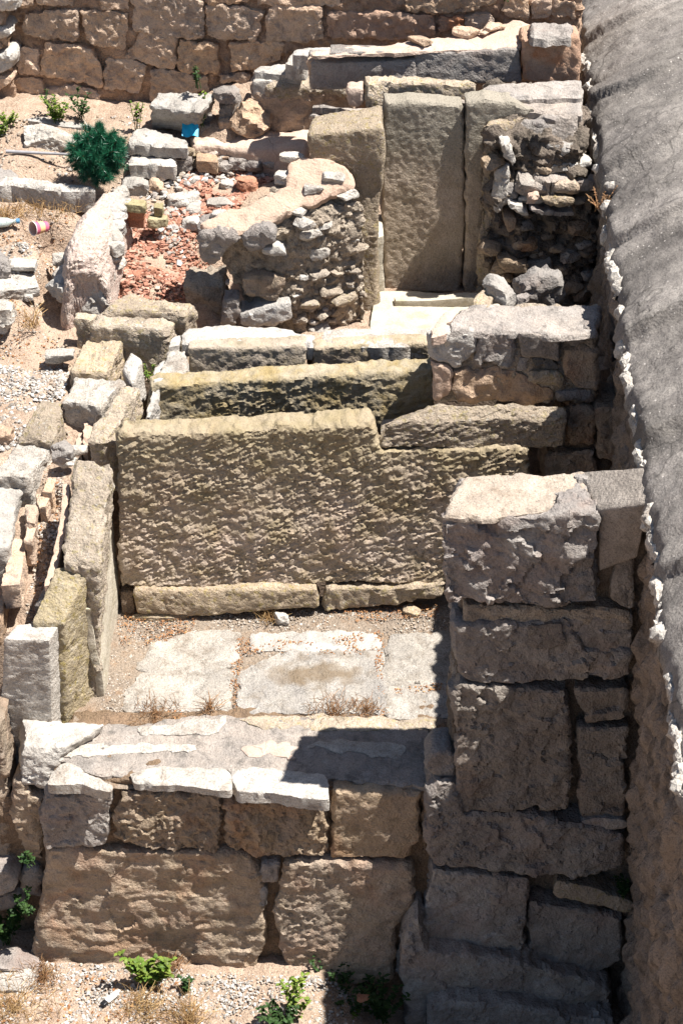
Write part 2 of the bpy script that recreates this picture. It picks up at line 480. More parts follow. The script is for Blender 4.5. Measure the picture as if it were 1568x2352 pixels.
def mixvec(t, vec, scale, amt):
    n = mk(t, 'ShaderNodeTexNoise'); n.inputs['Scale'].default_value = scale; t.links.new(vec, n.inputs['Vector'])
    s = mk(t, 'ShaderNodeVectorMath', operation='SCALE'); t.links.new(n.outputs[1], s.inputs[0]); s.inputs['Scale'].default_value = amt
    a = mk(t, 'ShaderNodeVectorMath', operation='ADD'); t.links.new(vec, a.inputs[0]); t.links.new(s.outputs[0], a.inputs[1])
    return a.outputs[0]
def plain(name, c, rough=.6, c2=None, scale=30, spec=.3, trans=0.0):
    m = bpy.data.materials.new(name); t = nodes(m); out = mk(t, 'ShaderNodeOutputMaterial'); bs = mk(t, 'ShaderNodeBsdfPrincipled')
    t.links.new(bs.outputs[0], out.inputs[0]); bs.inputs['Roughness'].default_value = rough; bs.inputs['Specular IOR Level'].default_value = spec
    geo = mk(t, 'ShaderNodeNewGeometry')
    col = mixc(t, ramp(t, noise(t, geo.outputs['Position'], scale, 4), [(.35, g1(0)), (.65, g1(1))]), c, c2 or tuple(x*.75 for x in c))
    if c2 is not None:
        pr = mk(t, 'ShaderNodeNewGeometry')
        col = mixc(t, ramp(t, pr.outputs['Random Per Island'], [(0, g1(0)), (1, g1(1))]), col, mixc(t, 1.0, col, (.55, .55, .55), 'MULTIPLY'))
    t.links.new(col, bs.inputs['Base Color'])
    if trans:
        tr = mk(t, 'ShaderNodeBsdfTranslucent'); t.links.new(col, tr.inputs[0]); mx = mk(t, 'ShaderNodeMixShader'); mx.inputs[0].default_value = trans
        t.links.new(bs.outputs[0], mx.inputs[1]); t.links.new(tr.outputs[0], mx.inputs[2]); t.links.new(mx.outputs[0], out.inputs[0])
    MATS[name] = m
    return m
def island(name, cols, rough=.9, bump=.3):
    """chips and pebbles: each piece picks its own colour"""
    m = bpy.data.materials.new(name); t = nodes(m); out = mk(t, 'ShaderNodeOutputMaterial'); bs = mk(t, 'ShaderNodeBsdfPrincipled')
    t.links.new(bs.outputs[0], out.inputs[0]); bs.inputs['Roughness'].default_value = rough; bs.inputs['Specular IOR Level'].default_value = .2
    geo = mk(t, 'ShaderNodeNewGeometry')
    st = [(i/max(1, len(cols)-1), c) for i, c in enumerate(cols)]
    col = ramp(t, geo.outputs['Random Per Island'], st)
    n = ramp(t, noise(t, geo.outputs['Position'], 120, 4), [(.3, g1(.7)), (.7, g1(1.15))])
    col = mixc(t, 1.0, col, n, 'MULTIPLY')
    t.links.new(col, bs.inputs['Base Color'])
    return m

M_FRONT = stone_mat('front_wall_stone', (.41,.32,.235), (.32,.25,.19), (.165,.135,.11), stain=.7, moss=.25, mcol=(.22,.15,.06), rust=.35, speck=.7, bump=.8)
M_GREY = stone_mat('grey_limestone', (.34,.31,.28), (.25,.22,.20), (.14,.12,.11), stain=.6, speck=.6, bump=.8, rust=.15, pale=.25)
M_WHITE = stone_mat('pale_limestone', (.46,.43,.39), (.36,.33,.295), (.22,.20,.18), stain=.6, speck=.65, bump=.6)
M_TAN = stone_mat('tan_sandstone', (.42,.34,.25), (.34,.27,.20), (.21,.17,.12), stain=.6, lichen=.55, speck=.8, bump=.8)
M_TOOL = stone_mat('tooled_sandstone', (.42,.345,.27), (.35,.285,.21), (.22,.18,.135), stain=.5, moss=.35, mcol=(.20,.16,.07), lichen=.2, speck=.6, bump=.55, vary=.05)
M_BIG = stone_mat('great_slab_stone', (.44,.355,.29), (.37,.30,.235), (.25,.18,.13), stain=.5, moss=.5, mcol=(.21,.16,.06), speck=.55, bump=.5, vary=.0,
                  zgrad=(.40, .95, (.25,.205,.115), .62), rust=.15, pale=.3)
M_OLIVE = stone_mat('mossy_tooled_stone', (.34,.29,.215), (.27,.23,.165), (.15,.13,.09), stain=.7, moss=.55, mcol=(.30,.215,.08), speck=.6, bump=.5, vary=.05)
M_MORTAR = stone_mat('joint_mortar', (.25,.175,.12), (.19,.135,.09), (.11,.08,.06), stain=.6, speck=.9, bump=1.0)
M_PINK = stone_mat('pink_lime_plaster', (.50,.39,.31), (.44,.32,.25), (.34,.24,.18), stain=.4, speck=.45, bump=.45, crack=3.2, vary=.06)
M_PINKR = stone_mat('crushed_brick_plaster', (.54,.44,.37), (.47,.37,.31), (.36,.20,.14), stain=.35, speck=.7, bump=.7, lichen=.3, lcol=(.38,.16,.10), vary=.04)
M_WASH = stone_mat('weathered_mortar_top', (.37,.315,.27), (.28,.25,.225), (.15,.135,.12), stain=.9, speck=.8, bump=.7, pale=.35)
M_ROOF = stone_mat('grey_roof_mortar', (.215,.195,.175), (.165,.148,.135), (.115,.105,.098), stain=.6, speck=1.0, bump=.45, vary=0, pale=.22, stretch=(.5, 1.6, .5), dots=.75, broad=.35, crack=1.1)
M_ROOFW = stone_mat('eroded_wall_mortar', (.36,.29,.235), (.26,.21,.17), (.11,.09,.075), stain=.9, speck=.8, bump=1.0, vary=0, stretch=(1, 1.2, .35))
M_RUBBLE = stone_mat('rubble_mortar', (.45,.385,.31), (.36,.30,.24), (.18,.15,.12), stain=.8, speck=.9, bump=1.0, vary=.05)
M_DOOR = stone_mat('smooth_pinkish_slab', (.42,.34,.265), (.35,.28,.21), (.25,.18,.12), stain=.6, speck=.8, bump=.6, vary=.03, zgrad=(1.38, 1.70, (.25,.235,.195), .7), moss=.3, mcol=(.20,.17,.11))
M_BACK = stone_mat('back_wall_stone', (.56,.41,.295), (.46,.33,.23), (.24,.19,.16), stain=.9, speck=.6, bump=.8, rust=.15)
M_BACKM = stone_mat('back_wall_mortar', (.42,.29,.205), (.34,.23,.16), (.18,.12,.09), stain=.7, speck=.7, bump=.9)
M_RUST = stone_mat('rusty_stone', (.45,.30,.21), (.40,.25,.17), (.20,.15,.12), stain=.5, rust=1.0, speck=.5, bump=.6)
M_SOIL = stone_mat('dry_soil', (.48,.36,.27), (.39,.29,.215), (.29,.185,.12), stain=.6, speck=.9, bump=1.0, vary=0, pale=.35)
M_COURT = stone_mat('court_grit', (.33,.265,.205), (.26,.21,.165), (.30,.17,.085), stain=.5, speck=1.0, bump=1.0, vary=0, pale=.2)
M_PAVE = stone_mat('paving_limestone', (.48,.44,.39), (.37,.34,.30), (.24,.19,.15), stain=.8, speck=.95, bump=.7, vary=.08, pale=.5)
M_GREYL = stone_mat('grey_green_crust', (.27,.25,.205), (.20,.19,.15), (.15,.14,.10), stain=.5, speck=.8, bump=.8, vary=0, lichen=.4, lcol=(.38,.38,.33))
M_PIER = stone_mat('pier_stone', (.33,.29,.25), (.25,.215,.185), (.13,.11,.095), stain=.7, speck=.7, bump=.9, rust=.12, pale=.2)
M_FLOOR = stone_mat('worn_floor_slab', (.40,.36,.31), (.29,.265,.235), (.20,.165,.13), stain=.85, speck=1.0, bump=.7, vary=.05, pale=.45)
M_FLOORC = stone_mat('stained_floor_slab', (.37,.34,.30), (.27,.25,.23), (.20,.165,.13), stain=.85, speck=1.0, bump=.7, vary=.0, pale=.35, ring=(*C_STAIN, .26, .10, (.17,.125,.08)))
M_DARKR = stone_mat('dark_rubble_mortar', (.22,.17,.13), (.15,.12,.09), (.08,.065,.05), stain=.8, speck=.9, bump=1.0, vary=.05)
M_CREAM = stone_mat('cream_sunlit_top', (.44,.37,.30), (.36,.30,.245), (.24,.18,.13), stain=.6, speck=.8, bump=.7, pale=.4)  # paler cream that carries the sunlit look of the pier block's top
M_COPE = stone_mat('coping_mortar', (.27,.235,.205), (.21,.185,.16), (.14,.12,.105), stain=.6, speck=1.0, bump=.6, pale=.3)
M_TANY = stone_mat('yellow_lichened_stone', (.42,.36,.27), (.36,.30,.21), (.22,.18,.11), stain=.5, moss=.22, mcol=(.36,.28,.13), lichen=.6, speck=.8, bump=.7)
M_SLATE = stone_mat('dark_slate', (.13,.125,.12), (.10,.095,.09), (.06,.06,.06), stain=.5, speck=.5, bump=.6)
M_BRICK = stone_mat('old_red_brick', (.42,.18,.095), (.36,.16,.09), (.22,.11,.07), stain=.4, speck=.6, bump=.6)
M_MBRICK = stone_mat('mossy_yellow_brick', (.36,.31,.18), (.30,.26,.15), (.22,.17,.08), stain=.5, speck=.6, bump=.6)
M_LIME = stone_mat('smooth_side_plaster', (.47,.42,.34), (.40,.36,.29), (.28,.24,.14), stain=.5, speck=.45, bump=.35, vary=0)

# ------------------------------------------------------------------ the ground
CTRL = [(0,1010,.80),(60,960,.84),(0,850,.92),(100,860,.88),(150,800,.90),(60,760,.96),(130,770,.90),(20,700,1.05),(130,700,.93),(140,640,.93),(110,600,1.0),
        (40,600,1.14),(60,560,1.17),(20,500,1.2),(120,490,1.2),(100,440,1.2),(100,395,1.3),(50,350,1.32),(20,300,1.35),(150,270,1.36),(300,290,1.36),(500,270,1.4),
        (300,640,1.03),(430,650,1.02),(300,560,1.08),(400,500,1.12),(550,440,1.15),(620,400,1.16),(450,400,1.18),(250,700,.9),(500,700,.8),(900,700,.8),(600,720,.75),
        (0,250,1.37),(570,200,1.5),(100,1200,.60),(60,1350,.46),(150,1090,.74),(20,1450,.35),(-300,1000,.85),(-300,1400,.6),(-400,600,1.15),(-400,300,1.35),
        (400,800,.75),(230,900,.72),(300,480,1.15),(60,1450,.35),(700,300,1.3),(1000,200,1.5),(1000,640,.78),(1200,640,.8),(800,700,.8)]
CW = np.array([atz(u, v, z) for u, v, z in CTRL])
def gheight(x, y):
    x = np.asarray(x, float); y = np.asarray(y, float)
    d2 = (x[...,None]-CW[:,0])**2*1.3 + (y[...,None]-CW[:,1])**2
    wt = 1/(d2+.002)**2
    up = (wt*CW[:,2]).sum(-1)/wt.sum(-1)
    far = np.clip((y-11.5)/3, 0, 1); up = up*(1-far)+1.5*far
    t_ = np.clip((x+.15)/.5, 0, 1); lo = -1.05 - .35*t_*t_*(3-2*t_)
    s = np.clip((y-7.03)/.08, 0, 1)
    court = (x > -1.24) & (y < 8.6)
    z = lo*(1-s) + up*s
    z = np.where(court, lo, z)
    return z
def axis_pts(lo, a, b, hi, fine, grow=1.25):
    mid = list(np.arange(a, b, fine)); s = fine; q = a; left = []
    while q > lo: s *= grow; q -= s; left.append(q)
    s = fine; q = mid[-1]; right = []
    while q < hi: s *= grow; q += s; right.append(q)
    return np.array(left[::-1]+mid+right)
def grid_mesh(name, xs, ys, zf, mat, amp=.006, s=.05):
    X, Y = np.meshgrid(xs, ys); Z = zf(X.ravel(), Y.ravel())
    P = np.stack([X.ravel(), Y.ravel(), Z], 1)
    near = (np.abs(P[:,0]) < 8) & (P[:,1] < 16)
    P[near, 2] += amp*2*fbm(P[near]*[1,1,0]/s, 4)+amp*3*fbm(P[near]*[1,1,0]/.3, 2)
    idx = np.arange(len(P)).reshape(X.shape)
    Q = np.stack([idx[:-1,:-1], idx[:-1,1:], idx[1:,1:], idx[1:,:-1]], -1).reshape(-1, 4)
    return link(name, P, EMP, Q, mat, base=(0, 0, 0))
xs = axis_pts(-400, -2.3, 1.6, 400, .022); ys = axis_pts(-300, 5.3, 11.3, 700, .022)
struct(grid_mesh('ground', xs, ys, gheight, M_SOIL, .006))
# court floor: gritty bed inside the walls
cf = atz(240, 1690, 0)
xs = np.arange(-1.22, 1.25, .012); ys = np.arange(6.48, 7.86, .012)
def courtz(x, y):
    return -.022 + .02*np.clip((y-7.55)/.15, 0, 1) + .015*np.clip((-.95-x)/.2, 0, 1)
struct(grid_mesh('court_floor', xs, ys, courtz, M_COURT, .003, .03))

def TZ(f, pts, z):
    """points (x,y[,z]) of crop f laid on height z"""
    return [atz(*f(p[0], p[1]), p[2] if len(p) > 2 else z) for p in pts]
def TY(f, pts, pl): return [aty(*(f(p[0], p[1]) if len(p) < 3 else p[2](p[0], p[1])), pl) for p in pts]
def centre(pts):
    p = np.mean(np.array(pts), 0); return p

# ------------------------------------------------------------------ front wall
FW = (6.44, -.03, .05)
fwt = thing('masonry_wall', (-.4, 6.5, -1.05), 'low coursed stone wall at the bottom of the photo, green weeds at its foot', 'wall')
def off(pl, d): return (pl[0]+d, pl[1], pl[2])
# core with mortar face and weathered top
tl, tr = aty(*G(197,430), off(FW, .035)), aty(*H(470,430), off(FW, .035))
tl = atz(95, 1800, .0); tr = atz(1060, 1822, .0)
core_top = [np.array([-1.29, 6.52, -.005]), np.array([.45, 6.485, -.005]), np.array([.5, 7.05, -.012]), np.array([-1.22, 6.98, -.012])]
hexa('mortar_core', core_top, 1.08, M_MORTAR, fwt, CORE, r=.02, res=.013, amp=.45,
     bottom=[np.array([-1.33, 6.465, -1.45]), np.array([.5, 6.42, -1.45]), np.array([.5, 7.0, -1.1]), np.array([-1.3, 6.95, -1.1])])
def fw(pts, mat, name='stone_block', spec=WORN, **k):
    k.setdefault('res', .0095); k.setdefault('jag', .004); k.setdefault('shrink', -.006)
    return slab(name, TY(G, pts, FW), k.pop('depth', .16), mat, fwt, spec, **k)
fw([(200,455),(485,460),(485,560),(465,665),(205,688),(190,560)], M_GREY, spec=ROUGH, amp=.8, r=.02)
fw([(545,432),(700,452),(972,455),(985,560),(962,705),(690,695),(515,640),(520,530)], M_FRONT, spec=WORN, r=.03, amp=1.4)
fw([(985,485),(1200,478),(1448,492),(1440,722),(1130,718),(995,682),(1010,590)], M_FRONT, r=.03, amp=1.2)
slab('stone_block', TY(H, [(20,425),(415,445),(418,640),(350,752),(10,738)], off(FW, -.002)), .18, M_FRONT, fwt, [('lo', .006, .2), ('pit', .007, .03), ('mid', .005, .03)], r=.035)
fw([(205,692),(600,700),(1105,716),(1150,830),(1172,1060),(1120,1258),(540,1235),(150,1190),(165,1040),(190,900)], M_FRONT, spec=[('lo', .008, .3), ('strata', .0038, .06), ('mid', .004, .04), ('facet', .010, .16)], r=.03, depth=.2)
slab('stone_block', TY(G, [(1268,745),(1500,740),(375,765,H),(385,900,H),(300,1060,H),(290,1290,H),(1290,1290),(1250,1180),(1205,1010),(1225,860)], off(FW, -.005)), .18, M_FRONT, fwt, TOOL, r=.035, amp=.9)
fw([(1160,760),(1228,755),(1225,835),(1155,838)], M_GREY, spec=ROUGH, amp=.4, depth=.08)
fw([(1140,868),(1172,862),(1168,945),(1140,940)], M_GREY, spec=ROUGH, amp=.4, depth=.08)
slab('stone_block', TY(H, [(420,440),(455,440),(450,560),(425,700),(415,700)], off(FW, .02)), .1, M_MORTAR, fwt, ROUGH, r=.015, amp=.4)
slab('stone_block', TY(H, [(330,1010),(395,1000),(380,1130),(345,1260),(300,1240)], off(FW, .02)), .15, M_GREY, fwt, ROUGH, r=.02, amp=.6)
# flat cap slabs on its front edge
def cap(f, pts, z, t, mat, parent, name='cap_slab', spec=FLAT, **k):
    return slab(name, TZ(f, pts, z), t, mat, parent, spec, r=k.pop('r', .012), jag=k.pop('jag', .0045), **k)
cap(G, [(205,400),(350,398),(490,430),(492,400),(390,345),(370,330),(290,298),(262,305),(225,350)], .05, .062, M_PAVE, fwt, spec=ROUGH, amp=.45)
cap(G, [(590,396),(800,405),(1025,428),(1020,350),(1000,322),(700,320),(570,352)], .035, .045, M_PAVE, fwt)
cap(G, [(1040,428),(1250,445),(1455,468),(1440,400),(1425,355),(1200,330),(1012,322)], .035, .07, M_PAVE, fwt, spec=ROUGH, amp=.4)
# weathered mortar bed on top
cap(G, [(270,300),(370,332),(395,355),(560,360),(1010,330),(1430,372),(1470,395),(1560,380),(460,395,H),(470,330,H),(470,250,H),(520,160,H),(560,120,H),(200,108,H),(1100,100),(900,80),(590,140),(480,130),(275,215)] if False else
    [(270,290),(395,350),(560,362),(1010,335),(1440,372),(1900,410),(1900,160),(1560,100),(1100,100),(900,90),(590,135),(480,130),(275,215)], .018, .03, M_WASH, fwt, name='mortar_bed', spec=[('lo', .004, .12), ('mid', .003, .03)], res=.012, jag=.01)
for pts, mt in [([(275,275),(275,225),(560,218),(880,228),(845,262),(600,262)], M_PAVE), ([(1045,238),(1225,200),(1320,222),(1290,250),(1318,290),(1230,275),(1060,262)], M_PINK),
                ([(1330,225),(1450,205),(1800,225),(1780,290),(1600,262)], M_PAVE), ([(600,150),(1000,98),(1010,120),(930,175),(620,185)], M_PAVE),
                ([(1050,112),(1300,88),(1540,100),(1920,110),(1920,150),(1500,160),(1150,150)], M_TAN)]:
    cap(G, pts, .026, .03, mt, fwt, name='inset_stone', spec=FLAT, r=.008, jag=.012, amp=.8)
# rubble at the foot of the pier corner
# ------------------------------------------------------------------ corner stones left of the front wall
lw = thing('corner_masonry', (-1.5, 6.6, -1.05), 'rough masonry corner in the lower left, below the narrow upright end slab', 'wall')
LWP = (6.56, -.03, .03)
hexa('mortar_core', [np.array([-2.6, 6.65, -.20]), np.array([-1.27, 6.62, -.20]), np.array([-1.2, 7.0, -.20]), np.array([-2.6, 7.0, -.20])], .87, M_MORTAR, lw, CORE, res=.02, amp=.7)
hexa('corner_stone', TZ(G, [(100,240),(275,245),(480,130),(100,110)], .075), .36, M_WHITE, lw, ROUGH, r=.03, amp=.8,
     bottom=[aty(*G(90,405), LWP), aty(*G(200,415), LWP), aty(*G(230,395), off(LWP, .3)), aty(*G(90,380), off(LWP, .4))])
slab('stone_block', TY(G, [(55,400),(105,385),(125,450),(195,455),(190,750),(100,725),(45,530)], LWP), .15, M_FRONT, lw, WORN, r=.03)
slab('stone_block', TY(G, [(85,790),(130,772),(190,785),(190,900),(95,905)], LWP), .15, M_GREY, lw, ROUGH, r=.03, amp=.7)
slab('stone_block', TY(G, [(-60,770),(30,765),(78,825),(70,880),(0,905),(-60,900)], off(LWP, -.06)), .15, M_GREY, lw, ROUGH, r=.03, amp=.7)
slab('stone_block', TY(G, [(-60,915),(90,880),(110,940),(40,960),(-60,970)], off(LWP, -.02)), .15, M_GREY, lw, ROUGH, r=.02, amp=.7)
slab('stone_block', TY(G, [(-120,150),(-5,150),(40,400),(40,760),(-120,760)], off(LWP, .03)), .2, M_FRONT, lw, WORN, r=.02)

# ------------------------------------------------------------------ upright slabs of the left channel side
def low(p, z, u=None):
    q = np.array([p[0], p[1], z]); 
    if u is not None: q[0] = (u-784)/FPX*(CP*q[1]+SP*(CAM_H-z))
    return q
def top(f, pts, z, h, mat, label, cat='stone block', name='stone_block', group='loose laid blocks of the left rows', **k):
    T_ = TZ(f, pts, z); cx = k.pop('clampx', None)
    if cx is not None:
        k['bottom'] = [np.array([min(p[0], cx) if i in (1, 2) else p[0]-.03, p[1], p[2]-h]) for i, p in enumerate(T_)]
    o = hexa(name, T_, h, mat, None, k.pop('spec', WORN), **k)
    return tag(o, label, cat, group)
GU = 'upright slabs of the left side'
T_ = TZ(E, [(12,935,.53),(222,940,.53),(275,860,.53),(80,865,.53)], 0)
o = hexa('upright_slab', T_, 0, M_PAVE, None, TOOL, amp=.45, r=.012, warp=.004, res=.011, bottom=[low(T_[0], -.35, 0), low(T_[1], -.35, 124), low(T_[2], -.35, 152), low(T_[3], -.35)])
tag(o, 'square-ended upright slab with dark pecked end face, nearest of the left line', 'stone slab', GU)
T_ = TZ(E, [(138,862,.55),(284,866,.55),(400,620,.70),(250,610,.70)], 0)
o = hexa('upright_slab', T_, 0, M_TANY, None, WORN, r=.02, warp=.003, res=.011, amp=.6, bottom=[low(T_[0], -.05), low(T_[1], -.05, 152), np.array([-1.122, 7.13, -.05]), low(T_[3], -.05)])
tag(o, 'upright slab with yellow lichen down its side, second of the left line', 'stone slab', GU)
top(E, [(272,608,.73),(440,625,.73),(500,160,.98),(335,130,.98)], 0, .95, M_TAN, 'long upright slab with a wide grainy top, beside the great pecked slab', 'stone slab', 'upright_slab', GU, r=.03, warp=.004, clampx=-1.135)
# smooth lined inner face
pl = thing('side_plaster', tuple(atz(235, 1600, -.02)), 'smooth pale lining slab standing in the sun left of the court floor', 'slab')
a, b_ = atz(214, 1700, -.02), atz(277, 1395, -.02)
a[0], a[1] = -1.108, 7.09
a2 = a.copy(); a2[2] = .50; b2 = b_.copy(); b2[2] = .50; b2[0] -= .004
bk = np.array([-.04, .0, 0])
o = hexa('lining_slab', [a2+bk*1.0, a2, b2, b2+bk], .5, M_LIME, pl, SMOOTH, r=.012, res=.014, bottom=[a+bk, a, b_, b_+bk], amp=.8)

# ------------------------------------------------------------------ great slab, its footing, and the two basins
GS = (7.73, .045, .035)
def fbox(name, face, pl, dep, mat, parent=None, **k):
    """block from four corners of its front face [TL,TR,BR,BL] in plane pl and its depth"""
    T = [aty(*p, pl) for p in face]
    bv = np.array([-.045*dep, dep, 0])
    up = k.pop('back_up', 0)
    tp = [T[0], T[1], T[1]+bv+[0,0,up], T[0]+bv+[0,0,up]]; bt = [T[3], T[2], T[2]+bv, T[3]+bv]
    return hexa(name, tp, 0, mat, parent, bottom=bt, **k)
o = slab('great_slab', TY(E, [(512,60),(540,38),(900,22),(1200,6),(1500,-6),(1640,-12),(1664,30),(1668,90),(1690,104),(1900,100),(2150,96),(2335,92),(2340,400),(2340,686),(1957,690),(1700,694),(1420,698),(1000,706),(532,715),(528,400)], GS), .13, M_BIG, None, TOOL, r=.028, res=.0078, amp=1.2, jag=.004, tdir=(-.045, 1, 0))
tag(o, 'great rectangular upright slab, pecked all over, olive above and pinkish below', 'stone slab')
o = fbox('footing_block', [E(592,722), E(1416,706), E(1416,805), E(600,835)], off(GS, -.035), .14, M_TAN, spec=TOOL, r=.028, amp=.8)
tag(o, 'long low footing block under the left part of the great pecked slab', 'stone block', 'footing blocks under the great slab')
o = fbox('footing_block', [E(1437,710), F(520,698), F(505,765), E(1440,815)], off(GS, -.03), .14, M_TAN, spec=WORN, r=.028, amp=1.0)
tag(o, 'shorter footing block under the great slab, right up to the shaded pier', 'stone block', 'footing blocks under the great slab')
o = fbox('footing_block', [E(535,722), E(588,722), E(590,810), E(538,815)], off(GS, .02), .1, M_MORTAR, spec=WORN, r=.01, amp=.6)
tag(o, 'small recessed footing stone in the left corner under the great slab', 'stone block', 'footing blocks under the great slab')
GU2 = 'slabs of the stepped basins'
P2_ = (8.12, .045, .075)
o = fbox('cross_slab', [C(655,762), D(470,688), D(470,930), C(645,1000)], P2_, .11, M_OLIVE, spec=TOOL, r=.02, res=.010, amp=1.0, warp=.008)
tag(o, 'long mossy cross slab, rust-yellow pecked face, next behind the great slab', 'stone slab', GU2)
P3_ = (8.42, .045, .05)
o = fbox('cross_slab', [C(820,600), C(1348,590), C(1352,760), C(822,770)], P3_, .1, M_TOOL, spec=TOOL, r=.02, res=.011, amp=.7)
tag(o, 'short pecked cross slab with a pinkish chipped right end, left of the small joint', 'stone slab', GU2)
o = fbox('cross_slab', [C(1390,585), D(450,583), D(450,730), C(1392,745)], P3_, .1, M_TOOL, spec=TOOL, r=.02, res=.011, amp=.7)
tag(o, 'short dark pecked cross slab touching the mortared block, right of the small joint', 'stone slab', GU2)
o = hexa('joint_stone', TZ(C, [(1352,615),(1388,615),(1386,590),(1352,590)], .98), .15, M_MORTAR, None, ROUGH, amp=.3, r=.008)
tag(o, 'tiny stone wedged in the joint between the two short cross slabs', 'stone')
o = slab('flat_slab', TZ(C, [(795,575),(1050,578),(1280,572),(1372,585),(1388,535),(1240,500),(960,492),(820,500)], 1.055), .08, M_WHITE, None, FLAT, r=.015, amp=1.4)
tag(o, 'bright flat slab with cracked edge lying behind the left short cross slab', 'stone slab', GU2)
o = slab('flat_slab', TZ(C, [(1415,582),(1560,585),(1720,586),(1905,578),(1915,505),(1600,503),(1430,508)], 1.055), .08, M_PAVE, None, FLAT, r=.012, amp=1.2)
tag(o, 'bright flat slab behind the right short cross slab, below the tall smooth door slab', 'stone slab', GU2)
o = hexa('end_slab', TZ(C, [(636,905,.93),(662,905,.93),(735,722,1.03),(690,728,1.03)], 0), .25, M_WHITE, None, WORN, r=.012)
tag(o, 'narrow sunlit end slab closing the left end of the mossy cross slab', 'stone slab')
top(C, [(680,735),(818,722),(822,598),(752,600)], 1.03, .22, M_PAVE, 'pale block standing at the left end of the short pecked cross slab', r=.02)
top(C, [(678,700),(712,690),(735,630),(690,650)], 1.0, .2, M_WHITE, 'small wedge stone leaning on the pale end block', r=.02, spec=ROUGH, amp=.5)
top(C, [(740,590),(792,580),(812,520),(765,548)], 1.05, .15, M_WHITE, 'small split stone in the corner of the basins, beside the bright flat slab', r=.015, spec=ROUGH, amp=.5)
# step slab in the notch, blocks beside it
SS = (7.745, .045, .035)
T = TY(D, [(240,928),(1048,905)], SS) + TZ(D, [(1040,850),(490,850)], 1.09)
Bo = TY(D, [(235,1038),(1048,1032)], SS); bv = np.array([0, .25, 0])
o = hexa('step_slab', T, 0, M_TAN, None, TOOL, r=.022, res=.011, amp=.9, bottom=[Bo[0], Bo[1], Bo[1]+bv, Bo[0]+bv])
tag(o, 'long step slab with pecked edge resting in the notch of the great slab', 'stone slab')
# masonry right of the notch
rm = thing('side_masonry', tuple(aty(*D(1100,1090), SS)), 'shaded stones filling the corner between the great slab and the vault wall', 'wall')
for pts in ([(1062,880),(1180,875),(1185,1030),(1065,1035)], [(960,1055),(1180,1050),(1190,1230),(960,1230)], [(1185,860),(1300,860),(1300,1100),(1188,1100)]):
    slab('stone_block', TY(D, pts, off(SS, .10)), .25, M_FRONT, rm, WORN, r=.02)
hexa('mortar_core', [aty(*D(1040,875), off(SS,.15)), aty(*D(1320,870), off(SS,.15)), aty(*D(1320,800), off(SS,.4)), aty(*D(1000,800), off(SS,.4))], .9, M_MORTAR, rm, CORE, res=.02)

# ------------------------------------------------------------------ mortared block on the steps
R2 = (7.93, .03, .02)
mb = thing('mortared_block', tuple(aty(*D(720,845), R2)), 'mortared masonry block with grey mortar top and two blue-grey face stones', 'masonry block')
ft = [aty(*D(447,560), R2), aty(*D(1190,560), R2)]
bt = [atz(*D(1200,392), 1.42), atz(*D(520,430), 1.42)]
Bb = [aty(*D(468,850), R2), aty(*D(1190,850), R2)]
hexa('mortar_core', [ft[0]+[.03,.03,-.02], ft[1]+[0,.03,-.01], bt[0], bt[1]], 0, M_PINK if False else M_RUBBLE, mb, CORE, r=.03, res=.012, amp=.8, bottom=[Bb[0]+[.03,.03,0], Bb[1]+[0,.03,0], Bb[1]+[0,.4,0], Bb[0]+[0,.4,0]])
def r2(pts, mat, d=.08, **k): return slab('face_stone', TY(D, pts, R2), d, mat, mb, k.pop('spec', ROUGH), **k)
r2([(447,555),(540,530),(650,532),(655,625),(600,665),(560,690),(450,650)], M_WHITE, r=.02, amp=.8)
r2([(655,545),(720,530),(835,520),(832,600),(800,685),(760,680),(740,660),(668,668)], M_GREY, r=.02, amp=.8)
r2([(450,655),(555,690),(545,800),(480,835),(465,840)], M_PINK, r=.02, spec=PLASTER, amp=.6)
r2([(560,700),(745,680),(870,720),(990,780),(985,835),(840,845),(560,840)], M_RUST if False else M_BACK, r=.02, spec=[('lo', .02, .1), ('mid', .006, .03)], d=.05, amp=.8)
r2([(832,632),(905,628),(880,705),(835,700)], M_GREY, r=.015, amp=.5)
r2([(905,640),(960,632),(1030,665),(1025,700),(980,690),(920,668)], M_SLATE, r=.012, amp=.5)
r2([(880,705),(1000,695),(1045,735),(1035,768),(880,752)], M_TAN, r=.02, amp=.5)
r2([(1038,540),(1165,505),(1172,540),(1120,590),(1080,600),(1062,570)], M_GREY, r=.02, amp=.6)
r2([(1050,600),(1130,590),(1200,600),(1200,790),(1120,790),(1040,720)], M_FRONT, r=.03, amp=.6)
r2([(1000,795),(1165,780),(1165,830),(1005,835)], M_GREY, r=.02, amp=.5)
slab('mortar_top', TZ(D, [(530,522),(690,518),(842,520),(1040,545),(1190,520),(1215,392),(900,402),(640,402),(575,432),(540,480)], 1.425), .04, M_ROOF if False else M_WASH, mb, PLASTER, r=.03, res=.012, amp=.5, jag=.008)
slab('edge_plaster', TZ(D, [(450,545),(525,525),(535,480),(570,432),(520,428),(468,490)], 1.425), .05, M_PINK, mb, ROUGH, r=.012, amp=.3)
